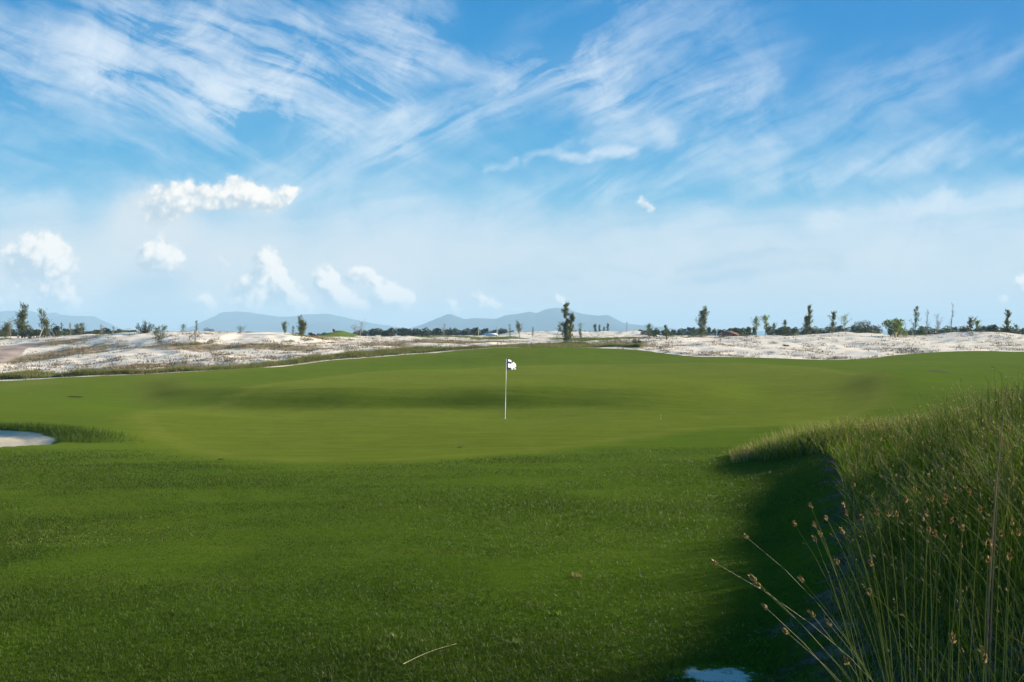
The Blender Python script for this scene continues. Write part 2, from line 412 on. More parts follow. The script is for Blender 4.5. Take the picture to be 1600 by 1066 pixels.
# sand bunker at the left, with its raised lip
def bunk(x, y):
    ex = (x + 15.1) / 4.75; ey = (y - 18.9) / 2.3
    r = np.sqrt(ex ** 2 + ey ** 2) + 0.06 * np.sin(3 * np.arctan2(ey, ex) + 1.0) + 0.05 * vnoise(x, y, 0.8, 5)
    return (1 - r) * 2.3
def zextra(x, y, sandm):
    """relief that is not part of the profiles; sandm = metres beyond the turf edge"""
    b = bunk(x, y)
    fl = np.clip(1 - (y - 17.5) / 3.6, 0.35, 1) * (1 - .45 * np.clip((x + 12.5) / 2.5, 0, 1))
    dz = -0.38 * fl * np.clip((b - 0.05) / 0.45, 0, 1)
    lip = np.exp(-((b + 0.20) / 0.42) ** 2) * np.clip((y - 19.3) / 1.5, 0, 1) * 0.12
    dz = dz + lip
    sm = np.clip(sandm / 4, 0, 1)
    dist = np.hypot(x, y)
    mid = np.clip((dist - 14) / 12, 0, 1)
    dz = dz + (1 - sm) * mid * (0.30 * vnoise(x * .8, y, 9, 3) + 0.08 * vnoise(x * 1.1, y, 4.3, 8))
    near = np.clip((26 - dist) / 8, 0, 1) * np.clip((dist - 1) / 2, 0, 1)
    dz = dz + near * (0.030 * vnoise(x * .8, y, 1.6, 13) + 0.018 * vnoise(x, y, .6, 14))
    fade = np.clip(1 - (dist - 240) / 120, 0, 1)
    dz = dz + sm * fade * (0.42 * vnoise(x, y, 9, 21) + 0.34 * vnoise(x, y, 3.6, 31) + 0.16 * vnoise(x, y, 1.3, 41))
    dz = dz + 0.95 * np.exp(-((x + 29.6) / 2.5) ** 2 - ((y - 136) / 9) ** 2)              # green knoll
    rk = np.exp(-(np.clip(np.abs(x - 15) - 13, 0, 99) / 5) ** 2 - ((y - 185) / 9) ** 2)   # rocky sand bank
    dz = dz + rk * (1.15 + 0.3 * vnoise(x, y, 2.0, 77))
    dz = dz + 0.9 * np.exp(-((x - 52) / 6) ** 2 - ((y - 122) / 7) ** 2) * 0.8
    dz = dz + 0.7 * np.exp(-((x - 66) / 7) ** 2 - ((y - 112) / 6) ** 2)
    return dz
ZT = ZT + zextra(GX, GY, a_sand)
a_bunk = bunk(GX, GY)
# cart path
PATH_UV = [(-160, 552), (-60, 543), (0, 541), (35, 538), (62, 536.5), (80, 536), (66, 539), (48, 543), (38, 550), (28, 558), (12, 566), (-40, 577), (-160, 590)]
PP = np.array([uv_xy(max(u, -150), v, 52, 120) if u > -150 else uv_xy(-150, v, 52, 120) for u, v in PATH_UV])
PP[PATH_UV.index((-160, 552)), 0] -= 15; PP[PATH_UV.index((-160, 590)), 0] -= 20
a_path = sdf_poly(GX, GY, PP)
# grassy places beyond the turf edge
def blob(u, v, ru, rd, dmin=60, dmax=260, d=None):
    if d is None: d = uv_d(u, v, dmin, dmax)
    x = (u - 800) / F * d
    return 1 - np.sqrt(((GX - x) / (ru / F * d)) ** 2 + ((GY - d) / rd) ** 2)
fg = np.full(GX.shape, -3.0)
for b_ in [(-20, 531, 80, 9), (530, 0, 40, 14, 0, 0, 136), (850, 0, 85, 7, 0, 0, 88), (930, 0, 90, 12, 0, 0, 112), (1000, 0, 150, 10, 0, 0, 140), (1300, 0, 115, 14, 0, 0, 150), (700, 0, 120, 18, 0, 0, 150), (780, 0, 60, 12, 0, 0, 125), (1400, 0, 60, 8, 0, 0, 125)]:
    fg = np.maximum(fg, blob(*b_))
a_far = np.maximum(fg, np.clip((SG - 205) / 60, -3, 1))
a_far = np.where(np.exp(-(np.clip(np.abs(GX - 15) - 13, 0, 99) / 5) ** 2 - ((GY - 185) / 9) ** 2) > 0.25, -1.0, a_far)
# russet dry grass among the dunes
br = np.full(GX.shape, -3.0)
for b_ in [(300, 541, 180, 3.0), (430, 543, 120, 3.0), (60, 560, 70, 9), (120, 548, 60, 6), (690, 536, 110, 9), (600, 540, 60, 5), (240, 575, 110, 3), (980, 541, 60, 7), (860, 543, 90, 3), (90, 534, 60, 6), (500, 0, 40, 8, 0, 0, 104)]:
    br = np.maximum(br, blob(*b_))
a_brown = br
# bare grey dirt under the sedge bank and a patch of white sand by the camera
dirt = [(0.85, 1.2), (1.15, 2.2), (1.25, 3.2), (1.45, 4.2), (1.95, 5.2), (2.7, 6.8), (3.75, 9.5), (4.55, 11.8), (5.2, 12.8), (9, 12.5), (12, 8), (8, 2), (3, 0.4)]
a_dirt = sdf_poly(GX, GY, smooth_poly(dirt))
wp = (1.0, 3.86)
a_wpat = 1 - np.sqrt(((GX - wp[0]) / 0.21) ** 2 + ((GY - wp[1]) / 0.13) ** 2)

LS = np.log(S_K)
def ground(x, y):
    x = np.asarray(x, float); y = np.asarray(y, float)
    th = np.degrees(np.arctan2(x, y)); r = np.hypot(x, y)
    s = np.maximum(r * np.cos(np.radians(np.minimum(np.abs(th), 42))), S_K[0] * 1.001)
    i = np.clip(np.searchsorted(TH, th) - 1, 0, len(TH) - 2)
    j = np.clip(np.searchsorted(S_K, s) - 1, 0, len(S_K) - 2)
    a = (th - TH[i]) / (TH[i + 1] - TH[i]); b = (s - S_K[j]) / (S_K[j + 1] - S_K[j])
    a = np.clip(a, 0, 1); b = np.clip(b, 0, 1)
    return (ZT[i, j] * (1 - a) + ZT[i + 1, j] * a) * (1 - b) + (ZT[i, j + 1] * (1 - a) + ZT[i + 1, j + 1] * a) * b
def sample(A, x, y):
    th = np.degrees(np.arctan2(x, y)); r = np.hypot(x, y)
    s = r * np.cos(np.radians(np.minimum(np.abs(th), 42)))
    i = np.clip(np.searchsorted(TH, th) - 1, 0, len(TH) - 2)
    j = np.clip(np.searchsorted(S_K, s) - 1, 0, len(S_K) - 2)
    return A[i, j]

# ------------------------------------------------------------------ tagging and meshes
def tag(o, label=None, cat=None, group=None, kind=None):
    if label: o["label"] = label
    if cat: o["category"] = cat
    if group: o["group"] = group
    if kind: o["kind"] = kind
    return o
def trimesh(name, V, Fc, mats, parent=None, smooth=False, midx=None, attrs=None):
    V = np.ascontiguousarray(V, np.float32).reshape(-1, 3); Fc = np.ascontiguousarray(Fc, np.int32)
    k = Fc.shape[1]
    me = bpy.data.meshes.new(name)
    me.vertices.add(len(V)); me.vertices.foreach_set("co", V.ravel())
    me.loops.add(Fc.size); me.loops.foreach_set("vertex_index", Fc.ravel())
    me.polygons.add(len(Fc)); me.polygons.foreach_set("loop_start", np.arange(0, Fc.size, k, dtype=np.int32))
    me.polygons.foreach_set("loop_total", np.full(len(Fc), k, np.int32))
    if midx is not None: me.polygons.foreach_set("material_index", np.asarray(midx, np.int32))
    if smooth: me.polygons.foreach_set("use_smooth", np.ones(len(Fc), bool))
    for m_ in (mats if isinstance(mats, (list, tuple)) else [mats]):
        if m_ is not None: me.materials.append(m_)
    if attrs:
        for kk, vv in attrs.items():
            at = me.attributes.new(kk, 'FLOAT', 'POINT'); at.data.foreach_set("value", np.ascontiguousarray(vv, np.float32))
    me.update(calc_edges=True)
    o = bpy.data.objects.new(name, me)
    COL.objects.link(o)
    if parent is not None: o.parent = parent
    return o
def empty(name, loc, rz=0):
    o = bpy.data.objects.new(name, None)
    o.empty_display_size = 0.2
    COL.objects.link(o); o.location = loc; o.rotation_euler = (0, 0, rz)
    return o
def tube(pts, rad, sides=5, cap=True):
    """tapered tube as (V, F) of triangles"""
    pts = np.asarray(pts, float); rad = np.broadcast_to(np.asarray(rad, float), (len(pts),))
    t = np.gradient(pts, axis=0); t /= np.linalg.norm(t, axis=1)[:, None] + 1e-9
    up = np.array([0.0, 0, 1.0]) if abs(t[0][2]) < 0.9 else np.array([1.0, 0, 0])
    a = np.cross(t, up); a /= np.linalg.norm(a, axis=1)[:, None] + 1e-9
    b = np.cross(t, a)
    ang = np.arange(sides) * 2 * math.pi / sides
    V = pts[:, None] + rad[:, None, None] * (a[:, None] * np.cos(ang)[None, :, None] + b[:, None] * np.sin(ang)[None, :, None])
    V = V.reshape(-1, 3); Fs = []
    for i in range(len(pts) - 1):
        for k in range(sides):
            p, q = i * sides + k, i * sides + (k + 1) % sides
            Fs += [(p, q, q + sides), (p, q + sides, p + sides)]
    if cap:
        for base in (0, (len(pts) - 1) * sides):
            for k in range(1, sides - 1):
                Fs.append((base, base + k, base + k + 1))
    return V, np.array(Fs)
def boxm(x0, x1, y0, y1, z0, z1):
    V = np.array([(x, y, z) for z in (z0, z1) for y in (y0, y1) for x in (x0, x1)], float)
    Fq = [(0, 2, 3, 1), (4, 5, 7, 6), (0, 1, 5, 4), (2, 6, 7, 3), (0, 4, 6, 2), (1, 3, 7, 5)]
    Ft = []
    for a, b, c, d in Fq: Ft += [(a, b, c), (a, c, d)]
    return V, np.array(Ft)
def join(parts):
    Vs, Fs, o = [], [], 0
    for V, Fc in parts:
        Vs.append(V); Fs.append(Fc + o); o += len(V)
    return np.concatenate(Vs), np.concatenate(Fs)

# ------------------------------------------------------------------ materials
def newmat(name):
    m_ = bpy.data.materials.new(name); m_.use_nodes = True
    n = NT(m_.node_tree); n.n.clear()
    out = n.new('ShaderNodeOutputMaterial')
    return m_, n, out
def attr(n, name):
    a = n.new('ShaderNodeAttribute'); a.attribute_name = name
    return a.outputs['Fac']
def terrain_material():
    m_, n, out = newmat("ground_cover")
    geo = n.new('ShaderNodeNewGeometry'); pos = geo.outputs['Position']
    sand, green, bk, path, far, brown, dirt_, wpat = [attr(n, k) for k in ('a_sand', 'a_green', 'a_bunk', 'a_path', 'a_far', 'a_brown', 'a_dirt', 'a_wpat')]
    flat = n.v('MULTIPLY', pos, (1, 1, 0))
    nb, _ = n.noise(flat, 0.12, 3, 0.5)
    nm, _ = n.noise(flat, 0.9, 5, 0.55)
    nfi, _ = n.noise(flat, 11.0, 6, 0.7)
    nvf, _ = n.noise(flat, 70.0, 4, 0.7)
    dst = n.v('LENGTH', n.v('SUBTRACT', pos, (0, 0, CZ)))
    # mown turf
    fa = n.mix(n.mr(nb, 0.3, 0.7), (0.034, 0.082, 0.0032), (0.056, 0.106, 0.0045))
    fa = n.mix(n.mr(nm, 0.35, 0.7, 0.0, 0.45), fa, (0.075, 0.118, 0.008))
    fa = n.mix(n.mr(nfi, 0.42, 0.72, 0.0, 0.55), fa, (0.024, 0.060, 0.003))
    fa = n.mix(n.mr(nvf, 0.50, 0.74, 0.0, 0.35), fa, (0.085, 0.13, 0.014))
    # thin worn patches
    worn, _ = n.noise(n.v('MULTIPLY', flat, (1, 2.2, 0)), 0.55, 6, 0.65)
    fa = n.mix(n.mr(worn, 0.64, 0.74, 0.0, 0.45), fa, (0.16, 0.15, 0.06))
    gr = n.mix(n.mr(nb, 0.3, 0.7), (0.052, 0.094, 0.004), (0.084, 0.126, 0.007))
    gr = n.mix(n.mr(nm, 0.3, 0.7, 0.0, 0.5), gr, (0.104, 0.132, 0.012))
    gr = n.mix(n.mr(nvf, 0.4, 0.75, 0.0, 0.5), gr, (0.050, 0.076, 0.007))
    gst, _ = n.noise(n.v('MULTIPLY', flat, (0.35, 2.4, 0)), 1.0, 6, 0.6)
    gr = n.mix(n.mr(gst, 0.42, 0.66, 0.0, 0.75), gr, (0.108, 0.136, 0.014))
    gs2, _ = n.noise(n.v('MULTIPLY', flat, (1.2, 7.0, 0)), 1.6, 6, 0.7)
    gr = n.mix(n.mr(gs2, 0.46, 0.66, 0.0, 0.6), gr, (0.042, 0.068, 0.005))
    fa = n.mix(n.mr(gs2, 0.50, 0.68, 0.0, 0.5), fa, (0.022, 0.056, 0.003))
    fa = n.mix(n.mr(gst, 0.46, 0.66, 0.0, 0.5), fa, (0.070, 0.105, 0.008))
    edge = n.mr(n.m('ADD', green, n.m('MULTIPLY', n.m('SUBTRACT', nm, 0.5), 0.9)), -0.75, 0.35)
    # the collar: a slightly paler ring
    ring = n.m('MULTIPLY', n.mr(n.m('ABSOLUTE', n.m('SUBTRACT', green, 0.55)), 0.45, 0.1), n.mr(nm, 0.35, 0.6, 0.25, 0.75))
    turf = n.mix(edge, fa, gr)
    turf = n.mix(n.m('MULTIPLY', ring, 0.4), turf, (0.125, 0.145, 0.026))
    # a dry line of long clippings follows the turf edge
    # sand
    sa = n.mix(n.mr(nm, 0.3, 0.7), (0.71, 0.61, 0.46), (0.81, 0.72, 0.57))
    sa = n.mix(n.mr(nfi, 0.56, 0.78, 0.0, 0.4), sa, (0.46, 0.38, 0.30))
    litter, _ = n.noise(n.v('MULTIPLY', flat, (1.0, 1.6, 0)), 1.6, 7, 0.72)
    sa = n.mix(n.mr(litter, 0.60, 0.72, 0.0, 0.6), sa, (0.33, 0.26, 0.18))
    bt, _ = n.noise(flat, 0.8, 6, 0.7)
    bmask = n.mr(n.m('ADD', n.m('MULTIPLY', brown, 0.5), bt), 0.42, 0.78, 0.0, 0.9)
    brc = n.mix(n.mr(nfi, 0.35, 0.65), (0.27, 0.165, 0.095), (0.20, 0.18, 0.075))
    sa = n.mix(bmask, sa, brc)
    fm = n.mr(n.m('ADD', far, n.m('MULTIPLY', n.m('SUBTRACT', bt, 0.5), 1.0)), 0.0, 0.22)
    fc = n.mix(n.mr(nm, 0.3, 0.7), (0.075, 0.12, 0.020), (0.13, 0.165, 0.035))
    sa = n.mix(fm, sa, fc)
    sm = n.mr(n.m('ADD', sand, n.m('MULTIPLY', n.m('SUBTRACT', nm, 0.5), 0.8)), -0.05, 0.10)
    c = n.mix(sm, turf, sa)
    # bunker sand
    bs = n.mix(n.mr(nfi, 0.3, 0.7), (0.52, 0.42, 0.295), (0.62, 0.52, 0.385))
    bm = n.mr(n.m('ADD', bk, n.m('MULTIPLY', n.m('SUBTRACT', nfi, 0.5), 0.12)), 0.20, 0.24)
    c = n.mix(bm, c, bs)
    c = n.mix(n.mr(n.m('ADD', path, n.m('MULTIPLY', n.m('SUBTRACT', nm, 0.5), 0.5)), -0.1, 0.1), c,
              n.mix(nm, (0.36, 0.27, 0.205), (0.42, 0.33, 0.26)))
    # dirt below the sedges
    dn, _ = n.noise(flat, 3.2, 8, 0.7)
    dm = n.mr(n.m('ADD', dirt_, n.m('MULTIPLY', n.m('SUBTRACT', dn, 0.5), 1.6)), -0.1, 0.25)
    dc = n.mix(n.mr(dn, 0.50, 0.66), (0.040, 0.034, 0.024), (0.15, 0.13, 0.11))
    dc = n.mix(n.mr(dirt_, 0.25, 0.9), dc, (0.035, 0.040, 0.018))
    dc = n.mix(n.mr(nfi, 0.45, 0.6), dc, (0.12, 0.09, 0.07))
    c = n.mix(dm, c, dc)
    wm = n.mr(n.m('ADD', wpat, n.m('MULTIPLY', n.m('SUBTRACT', n.noise(flat, 14.0, 6, 0.7)[0], 0.5), 2.6)), 0.0, 0.5)
    c = n.mix(wm, c, n.mix(nvf, (0.36, 0.32, 0.27), (0.80, 0.72, 0.61)))
    bs_ = n.new('ShaderNodeBsdfPrincipled')
    n.put(bs_.inputs['Base Color'], c)
    bs_.inputs['Roughness'].default_value = 0.9
    bs_.inputs['Specular IOR Level'].default_value = 0.0
    n.put(bs_.inputs['Sheen Weight'], n.m('SUBTRACT', 0.05, n.m('MULTIPLY', sm, 0.05)))
    bs_.inputs['Sheen Roughness'].default_value = 0.35
    bs_.inputs['Sheen Tint'].default_value = (0.80, 0.85, 0.25, 1)
    # small relief: grass nap, sand grain
    bh = n.m('ADD', n.m('MULTIPLY', nvf, 0.010), n.m('MULTIPLY', nfi, 0.022))
    bh = n.m('ADD', bh, n.m('MULTIPLY', n.m('MULTIPLY', litter, sm), 0.09))
    bp = n.new('ShaderNodeBump')
    bp.inputs['Strength'].default_value = 0.9
    bp.inputs['Distance'].default_value = 1.0
    n.put(bp.inputs['Height'], bh)
    n.put(bp.inputs['Strength'], n.mr(dst, 4, 60, 0.95, 0.45, smooth=False))
    n.l.new(bp.outputs[0], bs_.inputs['Normal'])
    n.l.new(bs_.outputs[0], out.inputs[0])
    return m_
def leaf_mat(name, cols, rough=0.55, transl=0.35, spec=0.3, posvar=0.0):
    m_, n, out = newmat(name)
    geo = n.new('ShaderNodeNewGeometry')
    r = geo.outputs['Random Per Island']
    k = len(cols)
    c = n.ramp(r, [(i / max(k - 1, 1), q) for i, q in enumerate(cols)])
    if posvar:
        nz, _ = n.noise(geo.outputs['Position'], posvar, 3, 0.6)
        c = n.mix(n.mr(nz, 0.35, 0.65, 0.0, 0.6), c, tuple(q * 0.55 for q in cols[0]))
    p = n.new('ShaderNodeBsdfPrincipled'); n.put(p.inputs['Base Color'], c)
    p.inputs['Roughness'].default_value = rough; p.inputs['Specular IOR Level'].default_value = spec
    if transl > 0:
        t = n.new('ShaderNodeBsdfTranslucent'); n.put(t.inputs[0], n.v('MULTIPLY', c, (1.15, 1.2, 0.7)))
        mx = n.new('ShaderNodeMixShader'); mx.inputs[0].default_value = transl
        n.l.new(p.outputs[0], mx.inputs[1]); n.l.new(t.outputs[0], mx.inputs[2]); n.l.new(mx.outputs[0], out.inputs[0])
    else:
        n.l.new(p.outputs[0], out.inputs[0])
    return m_
def solid(name, c, rough=0.6, spec=0.3, var=0.15, scale=6.0, bump=0.0):
    m_, n, out = newmat(name)
    geo = n.new('ShaderNodeNewGeometry')
    nz, _ = n.noise(geo.outputs['Position'], scale, 5, 0.6)
    cc = n.mix(n.mr(nz, 0.3, 0.7), tuple(q * (1 - var) for q in c), tuple(min(1, q * (1 + var)) for q in c))
    p = n.new('ShaderNodeBsdfPrincipled'); n.put(p.inputs['Base Color'], cc)
    p.inputs['Roughness'].default_value = rough; p.inputs['Specular IOR Level'].default_value = spec
    if bump:
        bp = n.new('ShaderNodeBump'); bp.inputs['Distance'].default_value = bump; n.put(bp.inputs['Height'], nz)
        n.l.new(bp.outputs[0], p.inputs['Normal'])
    n.l.new(p.outputs[0], out.inputs[0])
    return m_
M = dict(
    ground=terrain_material(),
    bark=solid("bark", (0.16, 0.125, 0.10), 0.9, 0.1, 0.35, 4, 0.02),
    barkgrey=solid("grey_bark", (0.27, 0.235, 0.21), 0.9, 0.1, 0.3, 4, 0.02),
    barkpale=solid("pale_bark", (0.42, 0.38, 0.32), 0.9, 0.1, 0.25, 4, 0.02),
    needle=leaf_mat("casuarina_needles", [(0.060, 0.078, 0.022), (0.10, 0.12, 0.036), (0.16, 0.155, 0.065)], 0.6, 0.3),
    needlegrey=leaf_mat("dry_grey_needles", [(0.12, 0.115, 0.075), (0.20, 0.175, 0.12), (0.26, 0.22, 0.17)], 0.7, 0.25),
    dark=leaf_mat("dark_foliage", [(0.020, 0.034, 0.012), (0.034, 0.054, 0.018), (0.055, 0.080, 0.026)], 0.5, 0.25, posvar=0.5),
    mid=leaf_mat("mid_green_foliage", [(0.040, 0.065, 0.018), (0.065, 0.100, 0.024), (0.10, 0.14, 0.036)], 0.5, 0.3, posvar=0.6),
    lightleaf=leaf_mat("light_green_foliage", [(0.085, 0.13, 0.022), (0.13, 0.18, 0.034), (0.19, 0.23, 0.06)], 0.5, 0.35),
    turf=leaf_mat("turf_blades", [(0.034, 0.068, 0.004), (0.050, 0.092, 0.005), (0.068, 0.112, 0.006), (0.090, 0.125, 0.010)], 0.55, 0.35, 0.2, posvar=0.35),
    stem=leaf_mat("sedge_stems", [(0.040, 0.080, 0.004), (0.072, 0.135, 0.006), (0.11, 0.18, 0.009), (0.15, 0.215, 0.014), (0.24, 0.24, 0.055)], 0.7, 0.36, 0.06),
    head=leaf_mat("sedge_heads", [(0.09, 0.050, 0.028), (0.16, 0.095, 0.050), (0.26, 0.16, 0.075), (0.44, 0.31, 0.14), (0.70, 0.56, 0.30)], 0.7, 0.15),
    dry=leaf_mat("dry_grass", [(0.24, 0.175, 0.105), (0.34, 0.26, 0.16), (0.17, 0.14, 0.08)], 0.7, 0.3),
    rough=leaf_mat("rough_grass", [(0.085, 0.105, 0.020), (0.14, 0.155, 0.030), (0.25, 0.225, 0.09)], 0.6, 0.35),
    stalk=leaf_mat("leaning_stalks", [(0.14, 0.19, 0.03), (0.20, 0.24, 0.05), (0.30, 0.30, 0.09)], 0.45, 0.25, 0.3),
    fringe=leaf_mat("pale_fringe_grass", [(0.09, 0.13, 0.018), (0.15, 0.18, 0.030), (0.25, 0.23, 0.08), (0.36, 0.27, 0.14)], 0.7, 0.35),
    clip=leaf_mat("pale_clippings", [(0.16, 0.17, 0.04), (0.30, 0.29, 0.10), (0.42, 0.36, 0.18)], 0.7, 0.3),
    tuft=leaf_mat("dune_plants", [(0.035, 0.036, 0.016), (0.12, 0.09, 0.045), (0.26, 0.15, 0.085), (0.20, 0.145, 0.07), (0.08, 0.09, 0.022)], 0.7, 0.2),
    hill=solid("distant_hillside", (0.030, 0.058, 0.055), 1.0, 0.0, 0.3, 0.004),
    white=solid("white_paint", (0.80, 0.78, 0.70), 0.4, 0.4, 0.04),
    straw=solid("straw", (0.34, 0.30, 0.15), 0.6, 0.3, 0.2, 30),
    navy=solid("navy_cloth", (0.012, 0.014, 0.045), 0.8, 0.1, 0.2),
    cloth=solid("white_cloth", (0.84, 0.84, 0.86), 0.9, 0.05, 0.02),
    metal_shade=solid("black_metal_and_shade", (0.02, 0.02, 0.02), 0.9, 0.05, 0.2),
    timber=solid("dark_timber", (0.045, 0.030, 0.020), 0.9, 0.1, 0.4, 2, 0.02),
    roof=solid("red_brown_tiles", (0.20, 0.095, 0.060), 0.8, 0.2, 0.3, 2, 0.03),
    plaster=solid("cream_plaster", (0.55, 0.48, 0.34), 0.9, 0.1, 0.1, 1),
    tin=solid("white_sheet_roof", (0.75, 0.76, 0.78), 0.5, 0.3, 0.06, 1),
    yellow=solid("yellow_paint", (0.55, 0.42, 0.08), 0.5, 0.3, 0.1),
    pole=solid("grey_galvanised", (0.18, 0.19, 0.20), 0.5, 0.4, 0.1),
    palepole=solid("pale_concrete_pole", (0.50, 0.50, 0.30), 0.7, 0.2, 0.1),
)

# ------------------------------------------------------------------ the ground
def build_ground():
    nt, ns = GX.shape
    V = np.stack([GX, GY, ZT], -1).reshape(-1, 3)
    # vertex normals of the whole sheet, so the pieces shade as one
    P3 = V.reshape(nt, ns, 3)
    du = np.gradient(P3, axis=0); dv = np.gradient(P3, axis=1)
    N = np.cross(du, dv); N /= np.linalg.norm(N, axis=2)[..., None] + 1e-12
    N[N[..., 2] < 0] *= -1
    N = N.reshape(-1, 3)
    idx = np.arange(nt * ns).reshape(nt, ns)
    q = np.stack([idx[:-1, :-1], idx[1:, :-1], idx[1:, 1:], idx[:-1, 1:]], -1).reshape(-1, 4)
    A = dict(a_sand=a_sand, a_green=a_green, a_bunk=a_bunk, a_path=a_path, a_far=a_far, a_brown=a_brown, a_dirt=a_dirt, a_wpat=a_wpat)
    A = {k: v.reshape(-1) for k, v in A.items()}
    fm = {k: v[q].mean(1) for k, v in A.items()}
    cls = np.zeros(len(q), int)
    cls[fm['a_green'] > 0] = 1
    cls[fm['a_bunk'] > 0.22] = 2
    cls[fm['a_sand'] > 0] = 3
    cls[(fm['a_sand'] > 0) & (fm['a_far'] > 0.1)] = 0
    cls[fm['a_path'] > 0] = 4
    for k, nm in enumerate(('grass_ground', 'putting_green', 'bunker_sand', 'sand_ground', 'path')):
        f = q[cls == k]
        used, invx = np.unique(f, return_inverse=True)
        o = trimesh(nm, V[used], invx.reshape(-1, 4), M['ground'], smooth=True, attrs={kk: vv[used] for kk, vv in A.items()})
        o.data.normals_split_custom_set_from_vertices(N[used].astype(float))
        tag(o, kind='structure')
build_ground()

# ------------------------------------------------------------------ far hills
def hill_range(name, d0, W, prof, seed):
    prof = np.array(prof, float)
    us = np.arange(prof[0, 0], prof[-1, 0] + 1, 3.0)
    vv = pchip(prof[:, 0], prof[:, 1], us)[:, 0]
    x0 = (us - 800) / F * d0
    H = np.maximum((VH - vv) / F * d0, 0)
    ts = np.linspace(-1, 1, 41)
    X = np.repeat(x0[:, None], 41, 1); Yv = d0 + ts[None, :] * W + 0 * X
    n1 = fbm(X, Yv, 400, seed, 5); n2 = fbm(X + 999, Yv, 130, seed + 5, 3)
    t2 = np.abs(ts)[None, :]
    Zv = H[:, None] * (1 - t2 ** 1.1) * (1 + 0.55 * n1 * t2 * 2) + n2 * H[:, None] * 0.05 * (1 - t2)
    Zv = np.where(t2 > 0.97, -1.0, np.maximum(Zv, 0.0)) + 2.6 * (t2 < 0.97)
    idx = np.arange(X.size).reshape(X.shape)
    q = np.stack([idx[:-1, :-1], idx[:-1, 1:], idx[1:, 1:], idx[1:, :-1]], -1).reshape(-1, 4)
    o = trimesh(name, np.stack([X, Yv, Zv], -1).reshape(-1, 3), q[:, ::-1], M['hill'], smooth=True)
    tag(o, kind='structure')
hill_range('hills', 4000, 520, [(600, 523), (640, 513), (662, 506), (688, 495), (702, 490.5), (714, 494), (727, 498), (740, 496.5), (760, 497.5), (772, 498), (790, 493), (812, 490), (829, 487), (836, 489), (852, 483.5), (870, 481), (885, 481.5), (902, 487.5), (922, 492), (936, 493.5), (949, 492.5), (962, 498), (978, 505), (1000, 508), (1040, 512), (1090, 518), (1130, 523)], 3)
hill_range('hills', 4700, 420, [(-260, 515), (-150, 500), (-60, 492), (0, 487), (45, 486), (65, 490), (88, 487.5), (95, 491), (118, 493), (145, 493.5), (160, 500), (175, 507), (192, 516), (230, 522)], 13)
hill_range('hills', 4800, 330, [(285, 522), (310, 506), (335, 494), (350, 487.5), (380, 488), (410, 491), (440, 495), (458, 494), (480, 491), (510, 491), (530, 494), (560, 501), (600, 508), (660, 516), (720, 522)], 23)
hill_range('hills', 4350, 280, [(455, 522), (475, 510), (500, 503), (520, 503), (540, 510), (575, 519), (600, 523)], 33)
hill_range('hills', 4800, 330, [(1040, 522), (1100, 515), (1180, 517), (1260, 519), (1330, 516), (1400, 517), (1480, 513), (1560, 516), (1700, 519), (1800, 523)], 43)

# ------------------------------------------------------------------ trees and shrubs
def rdir(n_, r):
    a = r.normal(size=(n_, 3)); return a / (np.linalg.norm(a, axis=1)[:, None] + 1e-9)
def leaves(C, D, L, Wd, r):
    """one kite of two triangles per leaf: C centres, D directions, L lengths, Wd widths"""
    n_ = len(C)
    s = np.cross(D, rdir(n_, r)); s /= np.linalg.norm(s, axis=1)[:, None] + 1e-9
    L = np.broadcast_to(L, (n_,))[:, None]; Wd = np.broadcast_to(Wd, (n_,))[:, None]
    a = C; b = C + D * L * 0.45 + s * Wd * 0.5; c = C + D * L; d = C + D * L * 0.45 - s * Wd * 0.5
    V = np.stack([a, b, c, d], 1).reshape(-1, 3)
    k = np.arange(n_)[:, None] * 4
    Fc = np.concatenate([k + np.array([[0, 1, 2]]), k + np.array([[0, 2, 3]])])
    return V, Fc

